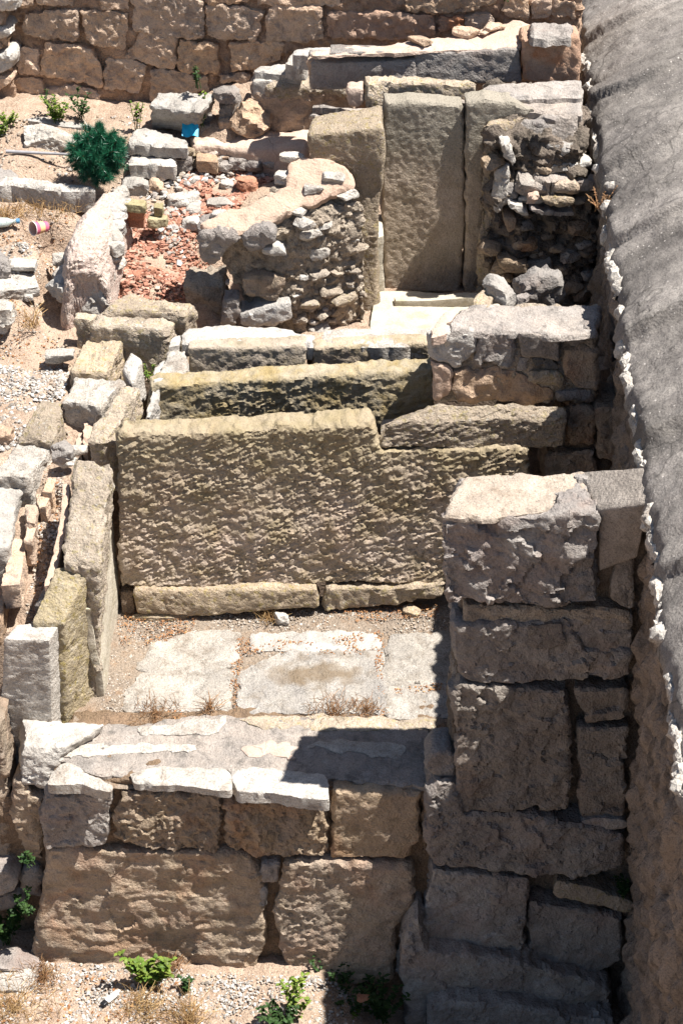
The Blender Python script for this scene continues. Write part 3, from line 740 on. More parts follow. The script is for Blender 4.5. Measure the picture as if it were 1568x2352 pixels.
# fillet of grey mortar down the right part of the face
hexa('mortar_fillet', [aty(*D(835,525), off(R2,-.03)), aty(*D(1040,550), off(R2,-.03)), aty(*D(1040,540), off(R2,.1)), aty(*D(835,510), off(R2,.1))], 0, M_WASH, mb, PLASTER, r=.03, amp=.5,
     bottom=[aty(*D(850,625), off(R2,-.0)), aty(*D(1030,660), off(R2,-.0)), aty(*D(1030,660), off(R2,.1)), aty(*D(850,625), off(R2,.1))])
for f, x, y, s, m_, lb in [(D,750,375,(.16,.10,.09),M_WHITE,'bright angular stone lying behind the mortared block, at the foot of the right rubble'),
                       (D,690,398,(.18,.08,.04),M_TAN,'crusty flat fragment along the back edge of the mortared block'), (D,925,330,(.16,.2,.18),M_GREY,'speckled grey boulder in the rubble pit right of the door slab'),
                       (D,860,392,(.07,.05,.04),M_GREY,'small grey stone on the back edge of the mortared block')]:
    p = atz(*f(x, y), 1.30 if y < 350 else 1.40)
    if y == 330: p = atz(*f(x, 400), 1.1)
    tag(rock('loose_stone', p, s, m_, None, (0, 0, rng.uniform(0, 3)), 3), lb, 'stone')

# ------------------------------------------------------------------ tall door slab and jambs
DP = (9.50, .045, 0)
o = slab('door_slab', TY(D, [(255,350),(585,352),(598,-100)], DP)[:2] + TY(B, [(606,980),(600,465),(440,452),(250,450),(245,700),(240,900)], DP), .12, M_DOOR, None,
         [('lo', .003, .3), ('mid', .0018, .03), ('pit', .001, .02)], r=.025, res=.010, amp=1.0, jag=.003)
tag(o, 'tall smooth upright slab closing the niche like a door, grey patch above', 'stone slab')
o = slab('jamb_slab', TY(B, [(615,458),(700,445),(850,462),(918,498),(760,540),(700,560),(690,1098),(610,1098),(606,800)], off(DP, -.03))[:-2]+TY(D, [(680,375),(605,350)], off(DP, -.03)), .14, M_DOOR, None, [('lo', .003, .3), ('mid', .002, .04)], r=.02, res=.014)
tag(o, 'narrow upright jamb slab with pointed top, right of the tall door slab', 'stone slab')
o = hexa('jamb_pillar', TZ(B, [(684,552,1.80),(742,560,1.80),(905,512,1.80),(720,532,1.80)], 0), 1.0, M_TAN, None, WORN, r=.02, warp=.01)
tag(o, 'thin lichen-topped upright stone at the left edge of the right rubble face', 'stone slab')
# left upright
tpq = [atz(*A(1350,600), 1.80), atz(*B(238,570), 1.83), atz(*B(242,480), 1.83), atz(*A(1395,505), 1.83)]
o = hexa('upright_block', tpq, 1.1, M_TAN, None, [('lo', .006, .2), ('pit', .008, .03), ('mid', .005, .03)], r=.03, res=.013, warp=.02)
tag(o, 'tall weathered upright block with rounded lichened top, left of the door slab', 'stone block')
o = hexa('lime_strip', [atz(*D(190,120), 1.2), atz(*D(240,100), 1.2), atz(*D(245,0), 1.2), atz(*D(200,0), 1.2)], .45, M_LIME, None, SMOOTH, r=.01,
         bottom=[atz(*D(205,375), .8), atz(*D(252,360), .8), atz(*D(252,330), .8), atz(*D(205,330), .8)])
tag(o, 'narrow sunlit plastered strip at the left foot of the door slab', 'slab')
struct(hexa('niche_floor', TZ(D, [(190,540),(900,540),(900,345),(200,345)], .835), .1, M_LIME, None, FLAT, r=.01, res=.014, amp=.5), 'structure')
hx = hexa('niche_step', TZ(D, [(300,380),(680,378),(680,352),(290,358)], .875), .06, M_LIME, None, FLAT, r=.01, res=.014, amp=.5)
tag(hx, 'low plaster ledge along the foot of the door slab', 'ledge')

# ------------------------------------------------------------------ plaster-topped wall fragment with rubble face (left of the niche)
def embed(parent, quad, n, mats, smin=.03, smax=.1, flat=.5, name='rubble_stone', seed=1, poke=.4, excl=None, tilt=.25):
    """stones set in a face given by [BL,BR,TR,TL]"""
    q = [np.asarray(p, float) for p in quad]
    ux = q[1]-q[0]; uy = q[3]-q[0]; nrm = np.cross(ux, uy); nrm /= np.linalg.norm(nrm)
    ax = ux/np.linalg.norm(ux); ay = np.cross(nrm, ax); R = np.stack([ax, nrm, ay], 1)
    rg = random.Random(seed); placed = []
    tries = 0
    while len(placed) < n and tries < n*60:
        tries += 1
        a, b = rg.random(), rg.random(); s = smin+(smax-smin)*rg.random()**1.8
        c = q[0]*(1-a)*(1-b)+q[1]*a*(1-b)+q[2]*a*b+q[3]*(1-a)*b
        if excl and excl(c): continue
        if any(np.linalg.norm((c-p)*[1,1,1.5]) < (s+t)*.42 for p, t in placed): continue
        placed.append((c, s))
        size = (s*rg.uniform(.9, 1.4), s*rg.uniform(.6, 1.0), s*flat*rg.uniform(.7, 1.3))
        P, T = rock_pts(size, 2, 9)
        P = P@rotm(rg.uniform(-tilt, tilt), rg.uniform(-tilt, tilt)*1.3, rg.uniform(-.5, .5)).T
        P = P@R.T + c + nrm*size[1]*(poke-.3)
        N = normals(P, T, np.zeros((0, 4), int))
        P = displace(P, N, [('facet', .10*min(size), .03), ('mid', .05*min(size), .015)])
        link(name, P, T, None, rg.choice(mats), parent)
wf = thing('plastered_wall_stub', tuple(atz(*C(1250,500), .85)), 'broken wall stub with smooth pink plaster top and rubble side, left of the niche', 'ruined wall')
FL, FR, BR, BL = atz(*A(900,1035), 1.39), atz(*A(1275,1015), 1.42), atz(*B(165,900), 1.50), atz(*A(1345,720), 1.63)
low = .8
def dn(p, z, dy=0, dx=0): return np.array([p[0]+dx, p[1]+dy, z])
bFL, bFR, bBR = dn(FL, low, .12, .25), dn(FR, low, .03, .03), dn(BR, low, .02, .02)
hexa('rubble_core', [FL, FR, BR, BL], 0, M_RUBBLE, wf, [('lo', .012, .14), ('facet', .016, .045), ('mid', .010, .03)], r=.03, res=.0105, bottom=[bFL, bFR, bBR, dn(BL, low)])
slab('plaster_top', TZ(A, [(905,1010,1.45),(1060,1020,1.45),(1200,985,1.47),(1290,930,1.51),(1400,890,1.54),(1480,860,1.56),(1562,828,1.58),(1555,780,1.62),(1495,705,1.69),(1340,672,1.71),(1280,700,1.69),(1262,790,1.62),(1225,840,1.58),(1000,925,1.51),(925,960,1.48),(885,985,1.46)], 0), .05, M_PINK, wf, PLASTER, r=.02, res=.012, amp=.6, jag=.008)
embed(wf, [bFR, bBR, BR-[0,0,.04], FR-[0,0,.04]], 24, [M_RUBBLE, M_WHITE, M_RUBBLE, M_PAVE, M_TAN], .03, .12, .45, seed=4, poke=.30)
WFP = (float(FR[1])-.02, .0, 0)
def wfs(pts, mat, d=.12, dy=0, **k): return slab('face_stone', TY(C, pts, off(WFP, dy)), d, mat, wf, k.pop('spec', ROUGH), **k)
wfs([(880,85),(960,70),(1068,92),(1062,125),(1000,190),(930,250),(895,235),(878,170)], M_GREY, .2, -.05, r=.04, amp=.9)
wfs([(1070,85),(1180,62),(1215,80),(1215,130),(1130,165),(1080,140)], M_GREY, .12, -.06, r=.02, amp=.8)
wfs([(1150,160),(1215,145),(1270,185),(1255,200),(1150,178)], M_WHITE, .12, -.05, r=.015, amp=.5)
wfs([(1062,290),(1110,275),(1200,290),(1262,285),(1245,360),(1200,392),(1075,370)], M_FRONT, .15, -.03, r=.025, amp=.7)
wfs([(980,385),(1050,382),(1052,440),(1050,500),(980,500)], M_GREY, .12, -.05, r=.02, amp=.6)
wfs([(1058,450),(1150,425),(1275,395),(1278,470),(1200,500),(1060,495)], M_WHITE, .14, -.06, r=.02, amp=.7)
wfs([(1000,300),(1015,300),(1015,325),(995,322)], M_GREY, .05, -.02, r=.01, amp=.3)
for x, y, s in ((1460,775,.13),(1380,825,.12),(1310,925,.12),(1270,780,.15),(1290,690,.13),(980,940,.12)):
    z = {775:1.63, 825:1.59, 925:1.50, 780:1.60, 690:1.68, 940:1.47}[y]
    rock('set_stone', atz(*A(x, y), z)-np.array([0, 0, s*.20]), (s*.8, s*.5, s*.32), M_PAVE, wf, (0, 0, rng.uniform(-.6, .6)), 3)
for x, y, s in ((1520,850,.12),(1340,985,.10)):
    rock('set_stone', atz(*A(x, y), {850:1.55, 985:1.46, 1000:1.44}[y])-np.array([0, 0, .02]), (s*1.0, s*.7, s*.4), M_PAVE, wf, (0, 0, rng.uniform(-.6, .6)), 3)
# wall below the stub's overhang, closing the red gravel bed
o = hexa('cross_wall', [atz(*C(800,320), 1.06), atz(*C(990,330), 1.06), atz(*C(1000,220), 1.12), atz(*C(840,240), 1.12)], .5, M_RUBBLE, None, CORE, res=.015)
tag(o, 'shaded rubble cross wall under the overhang of the plastered stub', 'wall')

# ------------------------------------------------------------------ right rubble wall
RP = (9.34, .03, 0)
rw = thing('rubble_wall', tuple(aty(*D(900,400), RP)), 'dark broken rubble wall with projecting flat stones, between niche and vault', 'ruined wall')
c4 = [aty(*D(690,420), RP), aty(*D(1190,420), RP), aty(*B(1140,640), RP), aty(*B(735,600), RP)]
hexa('rubble_core', [c4[3], c4[2], c4[2]+[0,.5,.08], c4[3]+[0,.45,.12]], 0, M_DARKR, rw, [('lo', .03, .12), ('facet', .025, .05), ('mid', .012, .03)], r=.04, res=.012, bottom=[c4[0], c4[1], c4[1]+[0,.4,0], c4[0]+[0,.4,0]])
embed(rw, [c4[0], c4[1], c4[2]-[0,0,.1], c4[3]-[0,0,.1]], 34, [M_FRONT, M_FRONT, M_GREY, M_PIER], .05, .13, .6, seed=9, poke=.45)
def rws(pts, mat, dy, d=.14, f=B, **k): return slab('face_stone', TY(f, pts, off(RP, dy)), d, mat, rw, k.pop('spec', ROUGH), **k)
rws([(765,640),(800,632),(835,715),(815,750),(780,690)], M_WHITE, -.12, r=.015, amp=.5)
rws([(798,910),(860,912),(888,955),(855,965)], M_WHITE, -.12, d=.1, r=.012, amp=.4)
rws([(885,928),(1092,940),(1092,958),(960,950)], M_GREY, -.12, r=.012, amp=.4)
rws([(940,878),(990,868),(1090,880),(1085,905),(945,905)], M_TAN, -.12, r=.015, amp=.5)
rws([(878,880),(925,852),(940,870),(915,905),(885,900)], M_PINK, -.13, r=.015, amp=.5)
rws([(780,965),(838,968),(838,1020),(785,1032)], M_FRONT, -.1, r=.015, amp=.4)
rws([(745,200),(800,208),(890,225),(888,272),(800,270),(765,250)], M_FRONT, -.1, f=D, r=.02, amp=.6)
rws([(730,760),(800,740),(795,900),(750,945),(735,900)], M_WHITE, -.06, r=.02, amp=.6)
rws([(1000,820),(1105,812),(1105,858),(1005,862)], M_FRONT, -.1, r=.02, amp=.5)
# sloping mortar on its top
slab('mortar_top', TZ(B, [(742,560,1.74),(800,625,1.70),(838,700,1.62),(900,690,1.64),(1010,640,1.68),(1110,610,1.72),(1110,500,1.84),(1000,495,1.84),(900,520,1.82)], 0), .07, M_WASH, rw, PLASTER, r=.03, res=.013, amp=.8, jag=.01)
for p4 in ([(900,760),(980,700),(1060,660),(1120,640),(1120,760),(960,800)], [(930,870),(890,850),(960,810),(1110,760),(1120,830),(1000,860)]):
    zz = 1.55 if p4[0][1] < 800 else 1.42
    slab('mortar_step', TZ(B, p4, zz), .1, M_WASH, rw, CORE, r=.02, res=.014, amp=.5, jag=.015)
for x, y, s, z in ((1010,660,.13,1.66),(1030,735,.12,1.57),(1080,730,.12,1.57),(940,745,.1,1.55),(920,780,.09,1.52),(900,880,.1,1.42),(935,545,.05,1.83),(980,530,.05,1.84)):
    rock('set_stone', atz(*B(x, y), z)-np.array([0,0,.01]), (s*1.2, s*.8, s*.5), M_WHITE if s > .06 else M_GREY, rw, (0, 0, rng.uniform(-.6, .6)), 3)

# ------------------------------------------------------------------ terrace behind the niche
tb = thing('mortar_terrace', tuple(atz(*B(500,440), 1.8)), 'weathered mortar terrace sloping towards the vault behind the niche', 'terrace')
slab('mortar_sheet', TZ(B, [(-70,470,1.80),(180,475,1.80),(600,470,1.80),(920,500,1.82),(1120,500,1.84),(1130,410,1.87),(640,440,1.83),(600,430,1.83),(150,470,1.82),(-70,440,1.82)], 0), .05, M_WASH, tb, PLASTER, r=.02, res=.016, amp=.5)
slab('mortar_sheet', TZ(B, [(655,442),(1000,425),(1125,425),(1125,340),(1000,350),(700,368),(675,395)], 1.87), .05, M_PINK if False else M_WASH, tb, PLASTER, r=.02, res=.016, amp=.4)
def bb(f, face, pl, dep, mat, label, **k):
    nm = k.pop('name', 'stone_block')
    o = fbox(nm, [f(*p) for p in face], pl, dep, mat, **k); return tag(o, label, 'stone block', k.get('g', 'coursed blocks behind the niche'))
Y1 = (9.66, .03, 0); Y2 = (10.0, .03, 0)
bb(B, [(172,372),(650,372),(652,440),(178,480)], Y1, .12, M_TAN, 'low chipped block behind the tall door slab', spec=ROUGH, r=.03, amp=.9, back_up=.0)
bb(B, [(95,405),(160,400),(162,480),(100,485)], Y1, .1, M_PINK, 'small squarish pink stone left of the low chipped block', spec=WORN, r=.02, amp=.7)
bb(B, [(-70,262),(382,258),(385,390),(-70,390)], Y2, .16, M_GREY, 'left of the two long grey coursed blocks behind the niche', spec=TOOL, r=.02, amp=.5)
bb(B, [(392,232),(850,228),(855,375),(392,375)], Y2, .16, M_GREY, 'right of the two long grey coursed blocks behind the niche', spec=TOOL, r=.02, amp=.5)
bb(B, [(868,175),(1110,170),(1110,370),(870,370)], off(Y2, -.02), .2, M_RUST, 'rust-stained block beside the top of the vault, flat stone on it', spec=WORN, r=.03, amp=.7)
bb(B, [(15,232),(276,235),(276,252),(15,252)], off(Y2, -.02), .12, M_GREY, 'thin plate lying on the left long grey coursed block', spec=FLAT, r=.01, amp=.6, name='stone_plate')
o = slab('flat_stone', TZ(B, [(885,150),(940,162),(1078,155),(1080,105),(1000,88),(900,92)], 2.06), .06, M_GREY, None, ROUGH, r=.03, amp=.7)
tag(o, 'flat oval grey stone lying on the rust-stained block', 'stone')
slab('mortar_sheet', TZ(B, [(-70,240),(0,235),(300,225),(500,215),(850,205),(880,175),(900,110),(830,85),(600,140),(280,190),(20,205),(-70,215)], 1.96), .03, M_PINK, tb, PLASTER, r=.02, res=.018, amp=.6)
for x, y, s in ((410,188,.09),(610,150,.1),(640,150,.06),(720,130,.08),(690,150,.04),(760,120,.05)):
    tag(rock('loose_stone', atz(*B(x, y), 1.97), (s*1.3, s*.8, s*.35), M_BACK, None, (0,0,rng.uniform(0,3))), {410:'thin pinkish flake on the bright mortar ledge below the back wall',610:'largest pinkish stone where the bright mortar ledge meets the back wall',640:'small stone touching the largest pinkish one on the mortar ledge',720:'pinkish stone high on the mortar ledge near the flat oval stone',690:'pebble between the pinkish stones on the mortar ledge',760:'small stone nearest the flat oval stone on the ledge'}[x], 'stone')
# white stepped stones at its left end
for pts, z, lb in [([(1125,312),(1210,322),(1330,325),(1345,275),(1260,278),(1128,290)], 1.68, 'flat bright stone at the left end of the upper ledge, lowest of the stepped ones'),
               ([(1255,275),(1350,290),(1360,235),(1290,225)], 1.78, 'small bright stone stepping up to the grey coursed blocks'),
               ([(1360,245),(1408,250),(1468,202),(1300,212),(1290,235)], 1.89, 'bright long stone on the upper ledge, highest of the stepped ones')]:
    o = slab('bright_stone', TZ(A, pts, z), .09, M_WHITE, None, ROUGH, r=.015, amp=.4); tag(o, lb, 'stone')
o = bb(A, [(1362,262),(1405,262),(1405,330),(1362,330)], off(Y2, .02), .15, M_BACK, 'small tan stone standing between the stepped stones and the grey blocks', spec=WORN, r=.02)
o = hexa('white_block', TZ(A, [(1110,355),(1205,355),(1215,308),(1120,305)], 1.64), .09, M_WHITE, None, ROUGH, r=.02, amp=.4); tag(o, 'pale rough block behind the tilted slab, at the foot of the back wall', 'stone block')
o = hexa('tilted_slab', TZ(A, [(1165,382,1.61),(1532,372,1.62),(1515,318,1.65),(1200,345,1.64)], 0), .075, M_TAN, None, ROUGH, r=.025, amp=.8); tag(o, 'tan slab lying tilted on the pink plastered mass, upper middle', 'stone slab')
um = hexa('ledge_masonry', TZ(A, [(1095,415,1.56),(1570,400,1.58),(1570,300,1.66),(1110,310,1.66)], 0), .25, M_BACK, None, CORE, r=.03, res=.016, amp=.8)
tag(um, 'brown masonry under the tilted tan slab and the stepped bright stones', 'masonry')
pm = thing('plastered_mass', tuple(atz(*A(1300,560), 1.4)), 'low mass of cracked pink plaster under the tilted tan slab', 'masonry')
hexa('plaster_body', TZ(A, [(1130,470,1.46),(1550,470,1.47),(1550,410,1.54),(1110,425,1.53)], 0), 0, M_PINK, pm, PLASTER, r=.05, amp=1.4, bottom=TZ(A, [(1050,570,1.33),(1560,560,1.35),(1560,480,1.4),(1050,480,1.4)], 0))
for x, y, s in ((1340,460,.15),(1240,500,.12),(1310,490,.11),(1500,470,.11),(1390,520,.06)):
    rock('set_stone', atz(*A(x, y), 1.42), (s*1.1, s*.5, s*.45), M_GREY, pm, (0, 0, rng.uniform(-.2, .2)), 3)

# ------------------------------------------------------------------ back wall
BWP = (10.62, -.13, .0)
bw = thing('back_wall', (-.5, 10.7, 1.35), 'high tan masonry wall of irregular blocks across the top of the photo', 'wall')
xl, xr = -2.6, 1.30
def byy(x): return BWP[0]+BWP[1]*x+.038
hexa('mortar_core', [np.array([xl, byy(xl), 2.9]), np.array([xr, byy(xr), 2.9]), np.array([xr, byy(xr)+.5, 2.9]), np.array([xl, byy(xl)+.5, 2.9])], 1.8, M_BACKM, bw, [('lo', .012, .2), ('mid', .010, .05), ('facet', .018, .06)], r=.03, res=.016)
BLK = [(A, [(105,65),(230,48),(340,52),(335,190),(220,175),(112,152)], 0), (A, [(355,52),(460,50),(565,62),(552,218),(460,205),(372,180)], 0), (A, [(585,-20),(890,0),(892,170),(740,165),(590,132)], 1),
       (A, [(912,25),(1060,30),(1165,62),(1122,190),(1010,170),(915,165)], 0), (A, [(1188,45),(1300,35),(1415,42),(1420,175),(1300,185),(1170,190)], 1), (A, [(620,148),(775,172),(770,310),(660,290),(552,252)], 0),
       (A, [(785,180),(870,192),(965,205),(955,325),(870,322),(788,312)], 1), (A, [(1010,195),(1130,185),(1262,195),(1225,260),(1130,300),(1018,312)], 0), (A, [(192,195),(330,205),(405,235),(452,330),(450,382),(320,362),(185,332)], 0),
       (A, [(78,215),(168,218),(165,325),(80,325)], 0), (A, [(470,262),(560,270),(640,295),(610,415),(460,402)], 0), (A, [(662,312),(800,325),(912,345),(915,400),(760,440),(668,450)], 0),
       (A, [(160,-40),(320,-40),(320,28),(165,20)], 1), (A, [(440,-40),(572,-40),(565,45),(445,40)], 0), (A, [(920,-40),(1120,-40),(1110,15),(925,12)], 0), (A, [(1130,-40),(1350,-40),(1345,28),(1135,22)], 0),
       (B, [(345,-30),(745,-30),(735,15),(600,62),(345,55)], 0), (B, [(0,55),(240,62),(468,72),(480,152),(300,180),(0,165)], 2), (B, [(-120,-40),(60,-40),(55,30),(-110,38)], 0), (B, [(482,75),(598,82),(600,132),(490,135)], 2),
       (B, [(600,75),(700,65),(735,100),(620,140)], 1), (A, [(960,330),(1100,330),(1090,370),(970,365)], 0), (A, [(0,195),(60,190),(70,330),(0,330)], 0), (A, [(60,350),(180,350),(190,430),(50,430)], 0), (A, [(-40,380),(50,380),(45,450),(-40,450)], 0),
       (A, [(210,390),(330,380),(440,410),(430,470),(220,460)], 0), (A, [(90,-40),(150,-40),(150,20),(90,30)], 0), (A, [(640,460),(700,455),(700,540),(640,540)], 0), (B, [(780,-20),(880,-20),(880,80),(800,80),(770,40)], 1), (B, [(890,10),(980,0),(980,80),(900,85)], 1), (B, [(985,0),(1090,10),(1090,80),(990,80)], 1)]
for f, pts, mi in BLK:
    slab('stone_block', TY(f, pts, BWP), .08, (M_BACK, M_BACK if mi == 0 else M_GREY, M_RUST)[mi] if mi != 1 else M_BACK, bw, [('lo', .008, .15), ('mid', .006, .04), ('pit', .006, .03)], r=.012, res=.012, jag=.005, shrink=-.006)
# upper courses outside the picture
for i in range(7):
    x0 = xl+.1+i*.5
    for z0 in (2.25, 2.55):
        y = byy(x0)-.02
        slab('stone_block', [np.array([x0, byy(x0)-.02, z0]), np.array([x0+.44, byy(x0+.44)-.02, z0]), np.array([x0+.44, byy(x0+.44)-.02, z0+.26]), np.array([x0, byy(x0)-.02, z0+.26])], .08, M_BACK, bw, [('lo', .012, .15)], r=.02, res=.03)
# stones bonded in the left return, catching the sun
lt = thing('wall_return', tuple(aty(*A(0,430), off(BWP, -.3))), 'broken wall return with sunlit stone ends in the top left corner', 'ruined wall')
RTP = off(BWP, -.16)
for pts, mt in (([(-60,-30),(60,-20),(75,45),(40,60),(-60,50)], M_WHITE), ([(-60,60),(0,60),(10,115),(-60,118)], M_BACK), ([(-60,120),(20,125),(42,155),(-10,185),(-60,180)], M_WHITE), ([(-60,190),(5,190),(10,225),(-60,228)], M_BACK), ([(-60,232),(40,235),(62,280),(40,330),(-60,330)], M_WHITE), ([(-60,340),(50,345),(30,400),(-60,410)], M_BACK)):
    slab('stone_end', TY(A, pts, RTP), .3, mt, lt, ROUGH, r=.03, amp=.8)
hexa('mortar_core', [aty(*A(-300,-60), off(RTP,.05)), aty(*A(10,-60), off(RTP,.05)), aty(*A(10,-60), off(RTP,.5)), aty(*A(-300,-60), off(RTP,.5))], .95, M_BACKM, lt, CORE, res=.02)

# ------------------------------------------------------------------ the pier
PW = (6.40, -.02, .01)
pr = thing('masonry_pier', (.8, 6.5, -1.05), 'massive shaded masonry pier with a big broken-faced block on top, against the vault', 'pier')
hexa('mortar_core', [np.array([.50, 6.465, 1.40]), np.array([1.35, 6.465, 1.40]), np.array([1.35, 6.74, 1.40]), np.array([.50, 6.74, 1.40])], 0, M_DARKR, pr, CORE, r=.02, res=.014, amp=.6,
     bottom=[np.array([.42, 6.47, -1.5]), np.array([1.45, 6.47, -1.5]), np.array([1.45, 6.8, -1.5]), np.array([.42, 6.8, -1.5])])
PF = off(PW, -.03)
T = [aty(*F(508,405), PF), aty(*F(1192,352), PF), atz(*F(1215,198), 1.52), atz(*F(600,212), 1.50)]
T = [p-np.array([0, 0, .028]) for p in T]
Bo = [aty(*F(535,785), PF), aty(*F(1195,790), PF)]
hexa('top_block', T, 0, M_GREY, pr, [('lo', .014, .2), ('facet', .025, .13), ('facet', .009, .05), ('mid', .003, .02)], r=.02, res=.009, amp=.9, bottom=[Bo[0], Bo[1], Bo[1]+[0,.3,0], Bo[0]+[0,.3,0]])
cap(F, [(512,392),(690,402),(860,378),(1180,345),(1200,215),(1120,200),(900,206),(608,212),(545,300)], 1.515, .03, M_CREAM, pr, name='sunlit_top', spec=[('lo', .006, .15), ('mid', .003, .03)], res=.012, r=.02, jag=.006)  # thin sheet added on the block; its sunlit brightness is put into the colour
def pw(pts, mat, d=.3, dy=0, f=H, **k):
    k.setdefault('res', .0095); k.setdefault('jag', .0035); k.setdefault('shrink', -.007); k['r'] = k.get('r', .02)*.7; return slab(k.pop('name', 'stone_block'), TY(f, pts, off(PW, dy)), d, mat, pr, k.pop('spec', PIER), **k)
pw([(600,795),(1130,815),(1200,800),(1330,830),(1330,870),(600,880)], M_RUBBLE, .1, .01, f=F, name='mortar_band', spec=CORE, r=.02, amp=.5)
pw([(560,885),(800,872),(890,880),(1040,860),(1130,990),(1330,1000),(1325,1095),(1240,1110),(900,1130),(620,1130),(570,1085),(560,980)], M_GREY, .3, -.01, f=F, r=.035, amp=1.1)
pw([(1050,855),(1200,848),(1335,840),(1335,995),(1140,985),(1080,930)], M_GREY, .25, .01, f=F, r=.02, amp=.6)
pw([(890,885),(1030,875),(1045,960),(960,985),(880,960)], M_PIER, .1, -.02, f=F, r=.015, amp=.5)
pw([(1350,480),(1340,640),(1345,800),(1290,780),(1255,760),(1280,620)], M_PIER, .2, .02, f=F, r=.02, amp=.6)
pw([(590,1145,F),(800,1160,F),(1050,1180,F),(1058,100),(1066,400),(1052,525),(900,505),(700,512),(575,515),(572,200),(560,1200,F)], M_PIER, .3, -.02, r=.03, spec=[('lo', .01, .2), ('facet', .014, .06), ('mid', .005, .03)], amp=.9)
pw([(1105,1165,F),(1330,1165,F),(1320,20),(1300,110),(1150,130),(1120,60)], M_PIER, .25, 0, r=.025, amp=.7)
pw([(1105,160),(1200,165),(1312,160),(1305,400),(1300,545),(1200,555),(1122,540),(1112,330)], M_PIER, .25, 0, r=.025, amp=.8)
pw([(1125,568),(1200,560),(1312,568),(1320,590),(1200,605),(1135,588)], M_GREY, .2, -.02, r=.012, amp=.3)
pw([(482,400),(565,395),(600,540),(860,540),(1000,580),(1200,600),(1305,640),(1290,780),(1100,808),(900,800),(470,760),(430,690),(455,560),(450,450)], M_GREY, .35, -.04, r=.04, amp=1.2)
pw([(468,795),(730,812),(740,900),(870,1100),(820,1160),(640,1140),(430,1112),(410,1095),(440,930)], M_GREY, .3, -.02, r=.02, amp=.9)
pw([(738,818),(872,828),(868,1000),(850,1135),(740,1050),(725,980)], M_GREY, .3, -.035, r=.02, amp=.9)
pw([(905,930),(1060,955),(1280,990),(1292,1190),(1180,1235),(1000,1230),(892,1180),(885,1040)], M_GREY, .3, -.01, r=.03, amp=.8)
pw([(1008,835),(1180,868),(1335,930),(1325,965),(1150,925),(1010,892)], M_TAN, .2, -.03, r=.015, amp=.5)
pw([(370,1040),(405,1000),(430,1140),(640,1165),(830,1190),(1050,1250),(1240,1310),(1240,1450),(900,1440),(450,1385),(370,1458),(330,1250),(345,1100)], M_GREY, .35, -.10, r=.03, amp=1.0)
pw([(455,1390),(520,1372),(900,1400),(1240,1460),(1240,1650),(440,1650)], M_GREY, .35, -.20, r=.04, amp=.9)
pw([(350,1440),(440,1400),(440,1650),(350,1650)], M_PIER, .3, -.12, r=.03, amp=.8)
pw([(470,260),(530,260),(560,290),(560,380),(470,370),(440,310)], M_GREY, .15, .02, r=.03, amp=.6)
# mortar running from the vault down over the pier
hexa('mortar_coping', [aty(*F(1190,365), off(PW,.0)), np.array([1.17, 6.28, 1.645]), np.array([1.21, 6.50, 1.665]), atz(*F(1110,200), 1.505)], 0, M_COPE, pr, PLASTER, r=.02, amp=.3, warp=.004, res=.012,
     bottom=[aty(*F(1195,640), off(PW,.02)), np.array([1.17, 6.36, 1.33]), np.array([1.21, 6.6, 1.3]), aty(*F(1200,620), off(PW,.33))])

# ------------------------------------------------------------------ the vault
vb = thing('vaulted_roof', (1.5, 8, 0), 'long grey mortared barrel vault with ragged pale edge, along the right of the photo', 'vault')
ye = np.arange(3.0, 13.2, .0135)
def edge_x(y):
    q = np.stack([y/.11, y*0+3.3, y*0], 1); q2 = np.stack([y/.5, y*0+7.3, y*0], 1)
    return 1.146+.0447*(y-6.17) + .022*fbm(q, 3)+.03*perlin(q2) + .05*np.exp(-((y-8.95)/.07)**2)
ws = np.concatenate([np.linspace(0, .10, 8), np.linspace(.12, .9, 52), np.linspace(.95, 2.2, 24)])
R = 1.25; T0 = .80
Y, W = np.meshgrid(ye, ws, indexing='ij')
yy = Y.ravel(); ww = W.ravel()
th = ww/R + T0
x = edge_x(yy) + R*(math.cos(T0)-np.cos(th)); z = 1.65 + R*(np.sin(th)-math.sin(T0)) - .05*np.clip(1-ww/.05, 0, 1)**2
zz = z.copy()
# thick overlapping bands of mortar
per = yy + .10*np.sin(ww*4) - .12*ww + .12*perlin(np.stack([yy/.9, ww/.9, yy*0+5], 1))
b = (per/.83) % 1.0
band = .050*(1-b)**1.6*np.minimum(1, b/.02)
q = np.stack([x/.30, yy/.30, z/.30], 1)
dis = band + .018*fbm(q, 3) + .004*fbm(q*9, 3) + .003*perlin(np.stack([x/.5, yy/.10, z/.5], 1)) + .004*facets(q*7)
fade = np.clip(ww/.06, .25, 1)
nx = -np.cos(th); nz = np.sin(th)
nx, nz = -np.cos(th), np.sin(th)
V = np.stack([x+nx*dis*fade, yy, z+nz*dis*fade], 1)
idx = np.arange(len(V)).reshape(Y.shape)
Q = np.stack([idx[:-1,:-1], idx[:-1,1:], idx[1:,1:], idx[1:,:-1]], -1).reshape(-1, 4)
# lip under the edge
r0 = idx[:,0]; lip = V[r0]+np.array([.05, 0, -.06]); V2 = np.concatenate([V, lip]); li = np.arange(len(lip))+len(V)
Q2 = np.stack([r0[:-1], r0[1:], li[1:], li[:-1]], 1)
link('mortar_shell', V2, EMP, np.concatenate([Q, Q2]), M_ROOF, vb, sharp=0)
